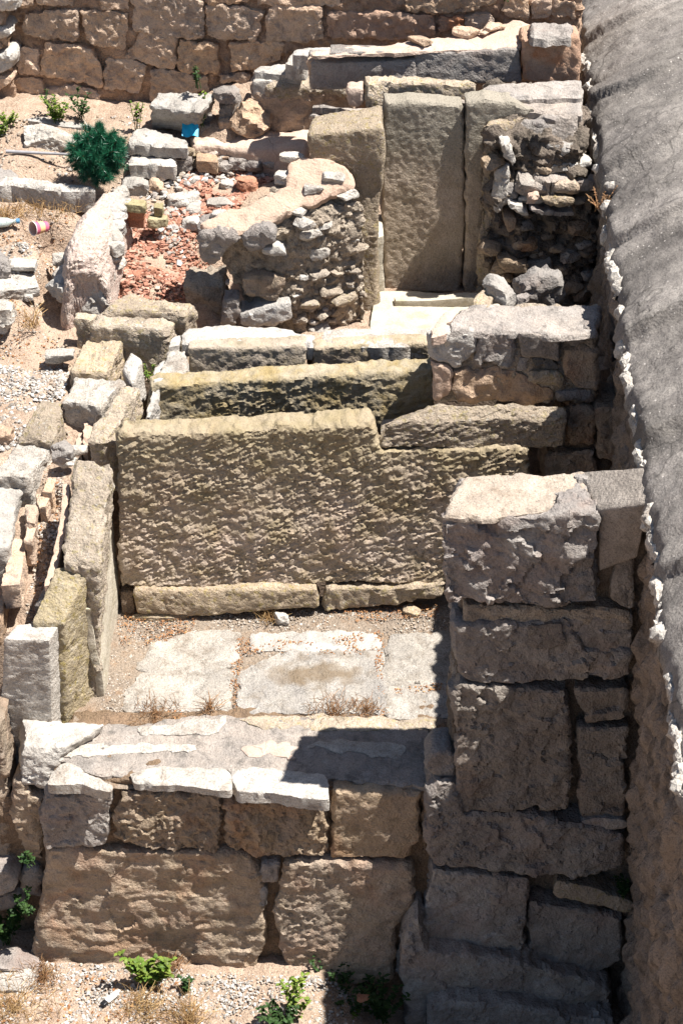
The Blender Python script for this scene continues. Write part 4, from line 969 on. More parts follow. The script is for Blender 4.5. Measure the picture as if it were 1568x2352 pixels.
# side wall under the edge
zs = np.arange(-1.5, 1.63, .014); yw = np.arange(3.0, 13.2, .012)
Yw, Zw = np.meshgrid(yw, zs, indexing='ij'); y1 = Yw.ravel(); z1 = Zw.ravel()
xw = 1.175+.0447*(y1-6.17) + .13*np.clip((1.64-z1)/2.6, 0, 1)
q = np.stack([y1/.10, z1/.28, y1*0], 1)
q2 = np.stack([y1/.035, z1/.09, y1*0+9], 1)
f1, _ = worley(np.stack([y1/.10, z1/.22, y1*0+.5], 1))
gr_ = np.clip(.16-np.abs(perlin(np.stack([y1/.07+perlin(q*.6)*.8, z1/.30, y1*0+3], 1))), 0, 1)
xw = xw - .07*fbm(q, 4) - .018*fbm(q2, 4) + .28*gr_ + .01
V = np.stack([xw, y1, z1], 1); idx = np.arange(len(V)).reshape(Yw.shape)
Q = np.stack([idx[:-1,:-1], idx[:-1,1:], idx[1:,1:], idx[1:,:-1]], -1).reshape(-1, 4)
link('eroded_side', V, EMP, Q, M_ROOFW, vb, sharp=0)
hexa('vault_core', [np.array([1.42, 3.06, 1.62]), np.array([3.0, 3.06, 1.62]), np.array([3.5, 13.1, 1.62]), np.array([1.86, 13.1, 1.62])], 3.1, M_ROOFW, vb, CORE, r=.03, res=.06, amp=.6)
aa = np.linspace(T0, T0+1.76, 40); gx = edge_x(np.array([3.08]))[0]+R*(math.cos(T0)-np.cos(aa)); gz_ = 1.63+R*(np.sin(aa)-math.sin(T0))
gv = np.concatenate([np.stack([gx, gx*0+3.08, gz_-.01], 1), np.stack([gx, gx*0+3.08, gx*0+1.4], 1)]); ii = np.arange(39)
link('end_wall', gv, EMP, np.stack([ii+40, ii+41, ii+1, ii], 1), M_ROOFW, vb)
# ragged broken edge of the mortar coat
yb = np.arange(3.05, 12.6, .0075); prof = np.array([(.05, .0), (.03, .004), (.015, .004), (.0, .0), (-.006, -.012), (-.008, -.03), (-.004, -.05), (.0, -.07), (.015, -.085), (.04, -.09), (.06, -.09)])
Yb, Ib = np.meshgrid(yb, np.arange(len(prof)), indexing='ij'); y_ = Yb.ravel(); i_ = Ib.ravel()
Vb_ = np.stack([edge_x(y_)+prof[i_,0]*.8+.006, y_, 1.632+prof[i_,1]*(.75+.5*perlin(np.stack([y_/.06, y_*0, y_*0+2], 1)))], 1)
idx = np.arange(len(Vb_)).reshape(Yb.shape); Qb = np.stack([idx[:-1,:-1], idx[:-1,1:], idx[1:,1:], idx[1:,:-1]], -1).reshape(-1, 4)
Nb = normals(Vb_, EMP, Qb)
if Nb[:,0].mean() > 0: Qb = Qb[:, ::-1]; Nb = -Nb
gap = np.clip(.95+1.8*perlin(np.stack([y_/.21, y_*0+6, y_*0], 1)), 0, 1)*np.clip((np.abs(y_-8.95)-.05)/.03, 0, 1)*np.clip((np.abs(y_-6.39)-.12)/.03, 0, 1)
Vb_[:,0] += .06*(1-gap)
Vb_ = displace(Vb_, Nb, [('facet', .012, .06), ('facet', .007, .028), ('mid', .006, .02), ('lo', .012, .10)], 1.0)
Vb_[:,2] += .022; Vb_[:,0] -= .008
link('broken_edge', Vb_, EMP, Qb, M_PAVE, vb)

# ------------------------------------------------------------------ paving of the court
gp = 'paving slabs of the court'
for f, pts, lb, mt in [(E, [(620,1065),(880,1068),(1030,1050),(1045,905),(900,905),(800,920),(690,960),(620,1040)], 'bright paving slab at the back left of the court', M_FLOOR),
               (E, [(560,1240),(1003,1245),(1030,1070),(800,1072),(625,1088),(570,1180)], 'greyish paving slab at the front left of the court', M_FLOOR),
               (E, [(1105,978),(1600,975),(1665,968),(1650,910),(1400,912),(1120,915)], 'long narrow white paving strip below the footing', M_WHITE),
               (E, [(1055,1250),(1690,1250),(1690,1075),(1680,990),(1300,990),(1200,1010),(1070,1080)], 'large centre paving slab with a brown damp-looking patch', M_FLOORC),
               (F, [(265,1130),(575,1120),(570,905),(480,912),(280,922)], 'back right paving slab half in the pier shadow', M_FLOOR),
               (F, [(272,1275),(575,1265),(575,1140),(268,1148)], 'front right paving slab crossed by the pier shadow', M_FLOOR)]:
    tag(slab('paving_slab', TZ(f, pts, -.008), .05, mt, None, [('lo', .006, .12), ('mid', .004, .03)], r=.01, jag=.010, res=.012, shrink=-.018), lb, 'paving slab', gp)

# ------------------------------------------------------------------ blocks of the left rows
top(C, [(450,430),(800,434),(862,392),(555,350)], 1.10, .42, M_TAN, 'broad cross block with rounded right end, highest of the left rows', r=.045, warp=.015)
top(C, [(385,512),(738,518),(790,445),(432,440)], 1.05, .30, M_TAN, 'broad cross block one step below the highest one', r=.04, warp=.015)
top(C, [(322,458),(395,462),(445,432),(342,432)], 1.06, .34, M_TAN, 'dark-fronted end stone at the left end of the two broad cross blocks', r=.02, spec=TOOL, amp=.8)
top(C, [(560,545,.98),(728,530,.98),(730,515,1.0),(560,515,1.0)], 0, .30, M_FRONT, 'rough dark pinkish stone under the lower broad cross block', spec=ROUGH, r=.03, amp=.8)
top(C, [(312,700,.96),(478,706,.96),(552,512,1.0),(410,510,1.0)], 0, .30, M_TAN, 'long grainy block running down from the broad cross blocks', r=.03)
top(C, [(265,832),(432,858),(556,748),(325,712)], .94, .24, M_PAVE, 'pale block with clean square front corner, in the middle of the left outer row', r=.02)
top(C, [(52,1012,.86),(225,1010,.86),(292,832,.90),(190,828,.90)], 0, .3, M_TAN, 'leaning grey block of the outer row beside the white gravel', r=.03, warp=.02)
top(E, [(-60,222,.80),(130,222,.80),(238,66,.84),(85,64,.84)], 0, .3, M_PAVE, 'pinkish smooth-topped block of the outer row near the left edge', r=.02)
top(E, [(-220,560,.66),(30,545,.66),(95,232,.76),(-60,228,.76)], 0, .35, M_WHITE, 'whitish rough block cut by the left edge of the photo', r=.03, warp=.03, spec=ROUGH, amp=.6)
top(C, [(388,1002,.93),(468,1004,.93),(636,770,1.0),(545,755,1.0)], 0, .32, M_TAN, 'long grainy block of the inner row leading to the great slab corner', r=.025, warp=.015)
top(C, [(470,1000,.93),(520,950,.93),(640,940,.9),(600,980,.9)], 0, .3, M_TAN, 'narrow stone at the top left corner of the great slab', r=.02, spec=WORN)
top(C, [(545,690,.93),(585,735,.93),(645,640,.97),(580,602,.97)], 0, .22, M_WHITE, 'bright white upright stone standing between the left rows', 'stone', 'white_stone', spec=SMOOTH, r=.035, warp=.01)
top(C, [(362,1030,.80),(385,1035,.80),(420,910,.84),(370,925,.84)], 0, .15, M_PINK, 'thin pinkish stone on edge beside the inner row block', 'stone', 'edge_stone', r=.01)
top(C, [(310,1055,.78),(350,1055,.78),(355,965,.8),(330,965,.8)], 0, .1, M_PINK, 'small pinkish fragment in the channel mouth', 'stone', 'edge_stone', r=.01, spec=ROUGH, amp=.4)
EG = 'thin kerb stones edging the drain'
for pts, z, lb in [([(188,285),(232,290),(258,195),(215,190)], .74, 'topmost thin kerb stone of the drain'), ([(165,350),(205,350),(236,290),(160,292)], .71, 'flat orange-tinged kerb stone of the drain, second from the top'),
                   ([(118,418),(162,425),(168,345),(118,342)], .68, 'squarish terracotta-coloured kerb stone of the drain'), ([(100,498),(140,500),(168,428),(118,420)], .65, 'short kerb stone below the squarish terracotta one'),
                   ([(0,700),(82,690),(130,492),(62,490)], .60, 'longest orange-topped kerb stone of the drain'), ([(-50,850),(0,850),(30,702),(-20,700)], .5, 'lowest kerb stone of the drain at the left edge')]:
    top(E, pts, z, .14, M_BACK, lb, 'kerb stone', 'kerb_stone', EG, r=.012, spec=WORN, amp=.7, warp=.008)
top(E, [(205,700,.62),(250,690,.62),(318,260,.86),(290,260,.86)], 0, .3, M_PINK, 'thin upright plate running along the dark drain slot', 'stone plate', 'upright_plate', GU, r=.008, spec=ROUGH, amp=.35)
top(E, [(150,790,.5),(200,800,.5),(235,700,.6),(200,700,.6)], 0, .2, M_GREY, 'low broken plate at the lower end of the drain slot', 'stone plate', 'upright_plate', GU, r=.01, spec=ROUGH, amp=.4)

# ------------------------------------------------------------------ loose rocks, upper left
def rk(f, x, y, w_, d_, h_, mat, label, z=None, rz=0, name='loose_rock', ry=0, rx=0):
    u, v = f(x, y)
    if z is None:
        z = 1.1
        for _ in range(6):
            p = atz(u, v, z); z = float(gheight(p[0], p[1]))
    p = atz(u, v, z)-np.array([0, 0, h_*.12])
    return tag(rock(name, p, (w_, d_, h_), mat, None, (rx, ry, rz), 4 if w_ > .2 else 3), label, 'rock', 'loose rocks')
rk(A, 205,630,.24,.14,.10, M_PAVE, 'grey angular rock alone on the sand at upper left', rz=.1)
rk(A, 548,800,.20,.13,.08, M_WHITE, 'pale pointed rock at the right foot of the green bush')
rk(A, 600,840,.15,.12,.07, M_WHITE, 'pale flat rock above the mossy bricks')
rk(A, 690,845,.08,.08,.08, M_BACK, 'small tan rock between the mossy bricks and the red chips')
rk(A, 810,905,.14,.10,.08, M_PAVE, 'tan rock lying on the red chips, left part')
rk(A, 850,1005,.09,.08,.06, M_WHITE, 'white stone on the red chips next to the broken stub')
rk(A, 855,930,.08,.06,.05, M_WHITE, 'small white stone above the other white one on the red chips')
rk(A, 980,900,.13,.07,.03, M_WHITE, 'flat white flake on the red chips beside the stub')
rk(A, 1085,835,.10,.10,.09, M_BRICK, 'square piece of red brick standing on the red chips', z=1.16)
rk(A, 1000,830,.07,.05,.05, M_WHITE, 'pinkish pebble left of the square brick piece')
rk(A, 1015,505,.13,.1,.12, M_GREY, 'grey rock right of the big white block', z=1.42)
rk(A, 1000,430,.13,.1,.06, M_GREY, 'flat grey rock behind the big white block', z=1.55)
rk(A, 925,545,.08,.07,.07, M_GREY, 'bluish rounded stone beside the blue scrap', z=1.36)
rk(A, 905,575,.12,.08,.06, M_GREY, 'low bluish stone right of the blue scrap', z=1.34)
rk(A, 1015,560,.13,.1,.08, M_BACK, 'orange-tan block on the pink ledge, below the boulder', z=1.36)
rk(A, 1100,555,.18,.14,.16, M_BACK, 'brown boulder leaning on the plastered mass', z=1.38, ry=.3)
rk(A, 960,560,.06,.05,.04, M_GREY, 'little grey stone next to the orange-tan block', z=1.36)
rk(C, 410,400,.17,.12,.15, M_WHITE, 'grey-white rock at the lower end of the pink mound', z=1.0)
rk(C, 265,640,.12,.09,.05, M_PAVE, 'pale flat stone on the orange soil beside the rows', z=.93)
rk(C, 128,378,.04,.04,.03, M_WHITE, 'small white pebble on the bank left of the mound')
rk(C, 50,350,.24,.14,.08, M_PAVE, 'pale boulder cut by the left edge, upper of two', rz=.3)
rk(C, -5,470,.16,.16,.14, M_PAVE, 'grey boulder cut by the left edge, lower of two')
rk(C, 5,260,.10,.12,.12, M_GREY, 'small grey stone at the left edge above the boulders')
rk(C, 85,235,.17,.1,.04, M_WHITE, 'flat stone by the left edge below the paper cup')
rk(C, 280,1070,.09,.08,.07, M_GREY, 'grey stone at the upper end of the drain')
rk(C, 330,1058,.10,.06,.04, M_PAVE, 'flat stone next to the grey one at the drain end')
rk(E, 282,165,.09,.07,.05, M_WHITE, 'white stone in the upper drain above the slot', z=.80)
rk(C, 20,1000,.1,.1,.08, M_BACK, 'reddish stone by the left edge under the leaning grey block')
rk(E, 1243,860,.07,.05,.055, M_WHITE, 'round white stone in the dry grass under the footing joint', z=.0)
rk(E, 700,838,.26,.05,.03, M_TAN, 'thin low stone lying along the left footing block', z=.0)
rk(F, 375,822,.08,.05,.04, M_TAN, 'tan pebble at the foot of the right footing block', z=.0)
rk(G, 60,1195,.20,.12,.06, M_GREY, 'bluish flat stone in the shade at the lower left edge', z=-1.05)
rk(G, 60,1265,.22,.12,.025, M_WHITE, 'sunlit flat white stone on the bottom-left ground', z=-1.045)
rk(H, 155,1345,.05,.04,.02, M_BRICK, 'small terracotta shard on the shaded ground near the pier', z=-1.05)
rk(A, -10,850,.18,.15,.13, M_GREY, 'grey stone at the left edge beside the long ledge slab')
o = slab('ledge_slab', TZ(A, [(-40,805),(60,812),(260,835),(420,838),(405,815),(250,800),(20,770),(-40,770)], 1.31), .13, M_PAVE, None, ROUGH, r=.02, amp=.55, res=.014)
tag(o, 'long weathered ledge slab in front of the green bush', 'stone slab')
for pts, z, h, lb in [([(570,628),(640,640),(828,650),(830,622),(700,575),(640,562),(600,575)], 1.38, .07, 'sunlit flat slab with ragged front, right of the green bush'), ([(575,722),(770,730),(775,680),(700,668),(580,668)], 1.30, .09, 'second flat slab below the ragged one, behind the rock pile')]:
    tag(slab('flat_slab', TZ(A, pts, z), h, M_WHITE, None, ROUGH, r=.015, amp=.8), lb, 'stone slab')
o = hexa('white_block', TZ(A, [(672,462,1.53),(872,488,1.53),(960,412,1.56),(705,395,1.56)], 0), .2, M_WHITE, None, ROUGH, r=.02, amp=.8, bottom=TZ(A, [(665,555,1.36),(860,580,1.36),(940,520,1.36),(700,500,1.36)], 0))
tag(o, 'big white broken block in front of the back wall', 'stone block')
o = slab('ground_slab', TZ(A, [(120,525),(300,555),(420,560),(360,540),(260,520),(130,515)], 1.375), .03, M_WHITE, None, FLAT, r=.01); tag(o, 'thin sunlit slab lying flush in the sand by the back wall', 'stone slab')
# pink ledge behind the red chips with its rubble edge
le = thing('plaster_ledge', tuple(atz(*A(1050,700), 1.2)), 'low pink plaster ledge with a rubble front, behind the red chips', 'ledge')
hexa('ledge_body', TZ(A, [(835,655,1.30),(1340,668,1.33),(1380,560,1.36),(830,600,1.33)], 0), .2, M_PINK, le, PLASTER, r=.04, amp=1.0, warp=.02)
q4 = [atz(*A(780,750), 1.16), atz(*A(1230,720), 1.16), atz(*A(1300,680), 1.27), atz(*A(790,670), 1.27)]
embed(le, [q4[0]-[0,.02,0], q4[1]-[0,.02,0], q4[2], q4[3]], 26, [M_GREY, M_PINK, M_TAN, M_BACK], .05, .12, .6, seed=3, poke=.6)
for x, y, s_ in ((800,748,.11),(850,712,.10),(1020,672,.11),(985,725,.10),(1050,742,.09),(1095,705,.10),(1148,690,.11),(920,748,.09),(1195,742,.10),(1120,748,.08),(1235,715,.10),(820,690,.12),(1000,752,.07)):
    rock('ledge_stone', atz(*A(x, y), 1.20), (s_*1.15, s_*.8, s_*.75), M_PAVE if x % 2 else M_GREY, le, (0, 0, rng.uniform(-.5, .5)), 3)
tag(o := hexa('shaped_brick', TZ(A, [(872,700),(965,708),(970,668),(875,662)], 1.30), .08, M_BACK, None, WORN, r=.012, amp=.5), 'rectangular tan brick lying at the ledge above the red chips', 'brick')
# mossy bricks
for pts, z, mt, lb in [([(552,898),(645,905),(652,880),(556,872)], 1.36, M_MBRICK, 'mossy yellow brick on top of the small brick pile'), ([(546,928),(636,936),(640,915),(550,908)], 1.30, M_BRICK, 'upper red brick of the small pile'),
                       ([(550,962),(636,970),(640,945),(552,940)], 1.24, M_BRICK, 'lower red brick of the small pile'), ([(678,912),(718,918),(722,892),(682,888)], 1.28, M_MBRICK, 'short mossy yellow brick right of the brick pile'),
                       ([(652,968),(735,968),(742,948),(660,942)], 1.22, M_MBRICK, 'long mossy yellow brick at the edge of the red chips')]:
    tag(hexa('old_brick', TZ(A, pts, z), .05, mt, None, WORN, r=.01, amp=.5, res=.01, warp=.004), lb, 'brick', 'old bricks by the mound')

# ------------------------------------------------------------------ pink mound (fallen apse plaster)
def mound(name, spine, mat, parent):
    S = np.array([[*atz(u, v, z), w_] for u, v, z, w_ in spine])
    n = 90; t = np.linspace(0, len(S)-1, n)
    C4 = np.stack([np.interp(t, np.arange(len(S)), S[:,k]) for k in range(4)], 1)
    for _ in range(12): C4[1:-1] = .5*C4[1:-1]+.25*(C4[:-2]+C4[2:])
    T = np.gradient(C4[:,:3], axis=0); T[:,2] = 0; T /= np.linalg.norm(T, axis=1)[:,None]
    Sd = np.tile(np.array([-.98, -.2, 0.]), (n, 1))
    m = 72; V = []
    for i in range(n):
        e = min(1, i/9., (n-1-i)/9.); e = math.sqrt(max(.02, 1-(1-e)**2))
        for j in range(m+1):
            a = math.pi*j/m; cx = math.cos(a); sz = math.sin(a)
            xx = np.sign(cx)*abs(cx)**.62*C4[i,3]*(.7+.3*e); depth = 1-abs(sz)**.62
            V.append(C4[i,:3] + Sd[i]*xx + np.array([0, 0, -depth*.55*1.0 - (1-e)*.5]))
    V = np.array(V); idx = np.arange(len(V)).reshape(n, m+1)
    Q = np.stack([idx[:-1,:-1], idx[:-1,1:], idx[1:,1:], idx[1:,:-1]], -1).reshape(-1, 4)
    N = normals(V, EMP, Q)
    if N[:,2].sum() < 0: Q = Q[:, ::-1]; N = -N
    V = displace(V, N, [('lo', .008, .16), ('mid', .004, .05), ('pit', .006, .018)], 1.0)
    return link(name, V, EMP, Q, mat, parent)
mo = thing('plaster_mound', tuple(atz(200, 620, 1.0)), 'whale-backed fragment of pale pink plaster wall beside the red chips', 'ruined wall')
mound('plaster_body', [(275,425,1.36,.08),(245,455,1.38,.11),(212,500,1.38,.135),(193,550,1.35,.14),(190,595,1.29,.13),(196,628,1.22,.11),(208,648,1.15,.09)], M_PINKR, mo)
for x, y, s, z in ((490,20,.12,1.30),(500,60,.10,1.28),(480,110,.13,1.25),(500,160,.12,1.22),(470,200,.12,1.18),(500,230,.09,1.12),(455,270,.09,1.1),(300,350,.16,1.05),(270,200,.08,1.12),(285,270,.08,1.08),(520,-30,.1,1.32),(530,-70,.09,1.34)):
    rock('edge_rubble', atz(*C(x, y), z)-np.array([0,0,.03]), (s*1.1, s, s*.8), M_WHITE if s > .09 else M_PAVE, mo, (0, 0, rng.uniform(0, 3)), 3)
# ------------------------------------------------------------------ pebbles, chips, litter (uncountable)
def scatter(name, regions, n, size, mat, zf=None, flat=.55, seed=1, chips=False, lift=.2, smin=.35):
    rg = np.random.default_rng(seed); Vs = []; Ts = []; base = 0; areas = []
    polys = [np.array([atz(u, v, z)[:2] for u, v in pts]) for pts, z in regions]
    for P in polys: areas.append(abs(.5*np.sum(P[:,0]*np.roll(P[:,1], -1)-np.roll(P[:,0], -1)*P[:,1])))
    areas = np.array(areas)/sum(areas)
    V0, T0 = ICO[0]
    box = np.array([[a, b, c] for a in (-1,1) for b in (-1,1) for c in (-1,1)], float)*.75
    BT = np.array([[0,1,3],[0,3,2],[4,6,7],[4,7,5],[0,4,5],[0,5,1],[2,3,7],[2,7,6],[0,2,6],[0,6,4],[1,5,7],[1,7,3]])
    for P, a in zip(polys, areas):
        k = int(n*a); lo, hi = P.min(0), P.max(0); got = []
        while len(got) < k:
            c = rg.uniform(lo, hi, (max(64, k), 2)); ins = np.zeros(len(c), bool)
            for i in range(len(P)):
                p, q = P[i], P[(i+1) % len(P)]
                cr = (p[1] > c[:,1]) != (q[1] > c[:,1]); ins ^= cr & (c[:,0] < p[0]+(c[:,1]-p[1])*(q[0]-p[0])/(q[1]-p[1]+1e-12))
            # clumpy density
            dn_ = fbm(np.stack([c[:,0]/.15, c[:,1]/.15, c[:,0]*0+seed], 1), 2)
            ins &= rg.uniform(-.6, .35, len(c)) < dn_
            got.extend(c[ins].tolist())
        c = np.array(got[:k]); z = (zf or gheight)(c[:,0], c[:,1])
        z = np.asarray(z, float)+ (0)
        for (x_, y_), zz_ in zip(c, z):
            s = size*(smin+(1-smin)*rg.random()**2.2)
            base_v, tri = (box, BT) if chips else (V0, T0)
            Vv = base_v*(1+rg.uniform(-.35, .35, base_v.shape))*np.array([1, rg.uniform(.55, 1), flat*rg.uniform(.6, 1.2)])*s/2
            an = rg.uniform(0, 6.28); tl_ = rg.uniform(-.5, .5, 2); 
            Rm = rotm(tl_[0], tl_[1], an)
            Vs.append(Vv@Rm.T+[x_, y_, zz_+s*lift]); Ts.append(tri+base); base += len(Vv)
    return struct(link(name, np.concatenate(Vs), np.concatenate(Ts), None, mat, smooth=False, base=(0,0,0)), 'stuff')
I_WHITE = island('white_gravel_mix', [(.50,.48,.45),(.30,.27,.24),(.58,.56,.53),(.15,.13,.11),(.44,.37,.30),(.24,.21,.19),(.54,.52,.49)])
I_GRIT = island('grit_mix', [(.38,.32,.26),(.20,.15,.11),(.50,.46,.41),(.30,.22,.15),(.42,.37,.31),(.13,.10,.08),(.55,.5,.45)])
I_RED = island('crushed_brick_mix', [(.34,.155,.10),(.42,.22,.16),(.28,.12,.08),(.46,.28,.21),(.36,.18,.12),(.31,.14,.09),(.50,.38,.31)])
I_LEAF = island('dry_leaf_mix', [(.36,.17,.07),(.22,.10,.05),(.46,.27,.13),(.30,.14,.06),(.17,.09,.05)])
scatter('white_gravel', [([(-80,870),(100,860),(160,840),(150,900),(110,950),(40,1000),(-80,1040)], .86), ([(-80,570),(60,570),(90,600),(40,640),(-80,650)], 1.14)], 4200, .026, I_WHITE, seed=2)
scatter('soil_pebbles', [([(-80,690),(90,700),(165,790),(150,860),(-80,870)], .95), ([(-80,490),(140,490),(100,600),(-80,620)], 1.18), ([(-80,270),(350,280),(340,400),(200,410),(-80,400)], 1.33),([(330,430),(420,420),(440,520),(380,560),(340,500)],1.15)], 1900, .026, I_GRIT, seed=3)
scatter('red_brick_chips', [([(250,660),(300,500),(390,480),(440,412),(640,400),(620,430),(560,470),(450,560),(440,640),(400,670)], 1.13)], 6200, .038, I_RED, seed=5, chips=True, flat=.35, lift=.35, smin=.22)
scatter('pale_chips', [([(320,450),(440,400),(470,480),(400,560),(340,500)], 1.14), ([(350,410),(500,395),(620,398),(560,415),(400,430)],1.18)], 420, .05, I_WHITE, seed=15, flat=.6, lift=.35)
scatter('drain_gravel', [([(30,1400),(75,1270),(115,1130),(165,1080),(150,1200),(115,1400),(60,1450)], .58), ([(150,1050),(220,960),(240,980),(190,1060)], .78),([(290,870),(340,850),(350,890),(320,900)],.72)], 1500, .026, I_GRIT, seed=6)
scatter('court_grit', [([(225,1655),(275,1405),(1040,1395),(1050,1460),(480,1440),(300,1530),(290,1640)], 0), ([(525,1650),(525,1480),(880,1480),(890,1650),(870,1650),(865,1500),(545,1500),(545,1650)], 0), ([(300,1640),(1050,1640),(1050,1655),(300,1660)], 0)], 5200, .015, I_GRIT, zf=lambda x, y: courtz(x, y), seed=7, lift=.15)
scatter('front_gravel', [([(-60,2200),(600,2240),(960,2240),(930,2400),(-60,2400)], -1.05)], 6500, .021, I_WHITE, seed=8)
scatter('fallen_leaves', [([(270,1430),(300,1400),(460,1405),(440,1450),(280,1500)], 0), ([(320,1640),(420,1620),(430,1650)], 0), ([(525,1560),(545,1460),(700,1470),(880,1440),(885,1640),(870,1640),(860,1500),(560,1500),(540,1640)], 0), ([(750,1410),(900,1395),(1020,1390),(1000,1420),(820,1430)], 0), ([(900,1580),(1040,1560),(1040,1590),(900,1590)], 0)], 2600, .012, I_LEAF, zf=lambda x, y: courtz(x, y)+.012, seed=9, chips=True, flat=.18, lift=.3)
scatter('dry_litter', [([(-80,500),(60,470),(180,490),(90,560),(-80,540)], 1.19), ([(-80,2230),(500,2260),(420,2360),(-80,2380)], -1.05), ([(0,700),(140,780),(150,830),(-40,820)], .95), ([(40,1380),(110,1120),(160,1080),(120,1380)], .58)], 1200, .018, I_LEAF, seed=10, chips=True, flat=.2, lift=.6)

# ------------------------------------------------------------------ plants
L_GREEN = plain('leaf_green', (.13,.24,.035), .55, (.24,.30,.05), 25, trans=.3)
L_SHADED = plain('leaf_shaded', (.025,.065,.015), .6, (.045,.09,.02), 25, trans=.15)  # leaf green darkened: the weeds' shade is put into the colour; also on stems
L_PINE = plain('needle_green', (.008,.095,.048), .35, (.02,.15,.07), 25, spec=.5)
L_TWIG = plain('dry_twig', (.30,.15,.07), .8, (.40,.24,.12), 25)
L_STRAW = plain('dry_straw', (.52,.36,.17), .8, (.42,.25,.11), 25)
def leaf_geo(p, d, up, l, w_):
    d = d/np.linalg.norm(d); s = np.cross(d, up); s = s/(np.linalg.norm(s)+1e-9); n = np.cross(s, d)
    V = [p, p+d*l*.3+s*w_*.45-n*l*.02, p+d*l*.65+s*w_*.38, p+d*l-n*l*.15, p+d*l*.65-s*w_*.38, p+d*l*.3-s*w_*.45-n*l*.02, p+d*l*.5+n*l*.05]
    return V, [[0,1,6],[1,2,6],[2,3,6],[3,4,6],[4,5,6],[5,0,6]]
def tube(p, q, r, k=4):
    d = q-p; d = d/np.linalg.norm(d); s = np.cross(d, [0.3,.2,1]); s /= np.linalg.norm(s); t = np.cross(d, s)
    V = []; 
    for c, rr in ((p, r), (q, r*.6)):
        for i in range(k): a = 2*math.pi*i/k; V.append(c+rr*(math.cos(a)*s+math.sin(a)*t))
    T = []
    for i in range(k):
        j = (i+1) % k; T += [[i, j, k+j], [i, k+j, k+i]]
    return V, T
def plant(loc, h, spread, stems, leaves, lsize, mat, label, seed=1, cat='plant', name='leafy_weed', group='green weeds'):
    rg = np.random.default_rng(seed); t = thing(name, loc, label, cat, group); loc = np.array(loc); leaves = int(leaves*1.6); lsize *= .72
    LV, LT, SV, ST = [], [], [], []
    for s in range(stems):
        a = rg.uniform(0, 6.28); tip = loc+np.array([math.cos(a)*spread*rg.uniform(.2, 1), math.sin(a)*spread*rg.uniform(.2, 1)*.8, h*rg.uniform(.5, 1)])
        pts = [loc+rg.normal(0, .01, 3)*[1,1,0]]
        for k in range(1, 5): f = k/4; q = pts[0]*(1-f)+tip*f; q[2] = loc[2]+(tip[2]-loc[2])*f**.8; pts.append(q)
        for k in range(4):
            v, tt = tube(pts[k], pts[k+1], .0025); ST += [[i+len(SV) for i in x_] for x_ in tt]; SV += v
        for l in range(leaves):
            f = .2+.8*(l+rg.random())/leaves; kk = min(3, int(f*4)); fr = f*4-kk; p = pts[kk]*(1-fr)+pts[kk+1]*fr
            b_ = rg.uniform(0, 6.28); d = np.array([math.cos(b_), math.sin(b_), rg.uniform(.0, .9)])
            v, tt = leaf_geo(p, d, np.array([0,0,1.]), lsize*rg.uniform(.6, 1.15), lsize*.6)
            LT += [[i+len(LV) for i in x_] for x_ in tt]; LV += v
    link('stems', np.array(SV), np.array(ST), None, L_TWIG if mat is L_TWIG else MATS['leaf_shaded'], t, smooth=False)
    link('leaves', np.array(LV), np.array(LT), None, mat, t, smooth=False)
gz = -1.05
plant(atz(*G(655,1292), gz), .24, .13, 12, 16, .05, L_GREEN, 'sunlit yellow-green weed at the foot of the lowest big block', 1)
plant(atz(*G(815,1318), gz), .10, .05, 6, 8, .035, L_SHADED, 'small dark weed on the shadow edge right of the sunlit one', 2)
plant(atz(*G(1290,1440), gz), .30, .10, 6, 10, .045, L_GREEN, 'tall thin weed with yellow-green leaves in front of the wall shadow', 3)
plant(atz(*G(1460,1330), gz-.2), .36, .17, 14, 12, .036, L_SHADED, 'large dark weed in the deep shade against the wall', 4)
plant(atz(*H(130,1300), gz-.2), .28, .2, 14, 12, .036, L_SHADED, 'spreading dark weed in the shade beside the pier foot', 5)
plant(atz(*H(20,1440), gz-.2), .2, .2, 14, 12, .04, L_SHADED, 'low dark weed at the bottom edge left of the pier', 6)
plant(atz(*H(250,1450), gz-.2), .26, .16, 12, 12, .045, L_SHADED, 'dark weed right against the bottom of the pier', 16)
plant(atz(*H(105,1455), gz-.2), .10, .07, 8, 8, .035, L_GREEN, 'small bright weed at the bottom edge of the photo', 7)
plant(atz(*G(1250,1470), gz), .14, .14, 10, 10, .04, L_SHADED, 'low dark weed at the bottom edge under the tall thin one', 17)
plant(atz(*G(40,1110), gz), .34, .18, 14, 16, .045, L_SHADED, 'dense green weed at the lower left edge below the corner stones', 8)
plant(atz(*G(125,980), gz+.3), .12, .08, 6, 8, .035, L_SHADED, 'little weed on the corner stones above the dense one', 18)
plant(atz(*G(128,760), -.32), .08, .04, 5, 6, .03, L_SHADED, 'tiny dark plant growing from the corner masonry joint', 19)
plant(atz(*A(255,548), 1.36), .16, .10, 12, 14, .035, L_GREEN, 'bright green weed left of the bush, near the back wall', 9)
plant(atz(*A(42,565), 1.34), .12, .07, 8, 12, .03, L_GREEN, 'small green weed near the left edge on the sand', 10)
plant(atz(*A(2,620), 1.32), .13, .06, 6, 10, .03, L_GREEN, 'green weed cut by the left edge, lower of two', 11)
plant(atz(*A(360,520), 1.37), .16, .14, 10, 10, .035, L_SHADED, 'dark weed in the shade of the back wall', 12)
plant(atz(*A(215,490), 1.38), .14, .06, 6, 8, .03, L_SHADED, 'dark weed touching the back wall above the bright one', 13)
plant(atz(*A(605,575), 1.37), .18, .06, 6, 8, .035, L_GREEN, 'thin yellow-green weed left of the big white block', 14)
plant(atz(*A(895,560), 1.37), .22, .07, 8, 10, .035, L_GREEN, 'green weed growing against the right side of the big white block', 15)
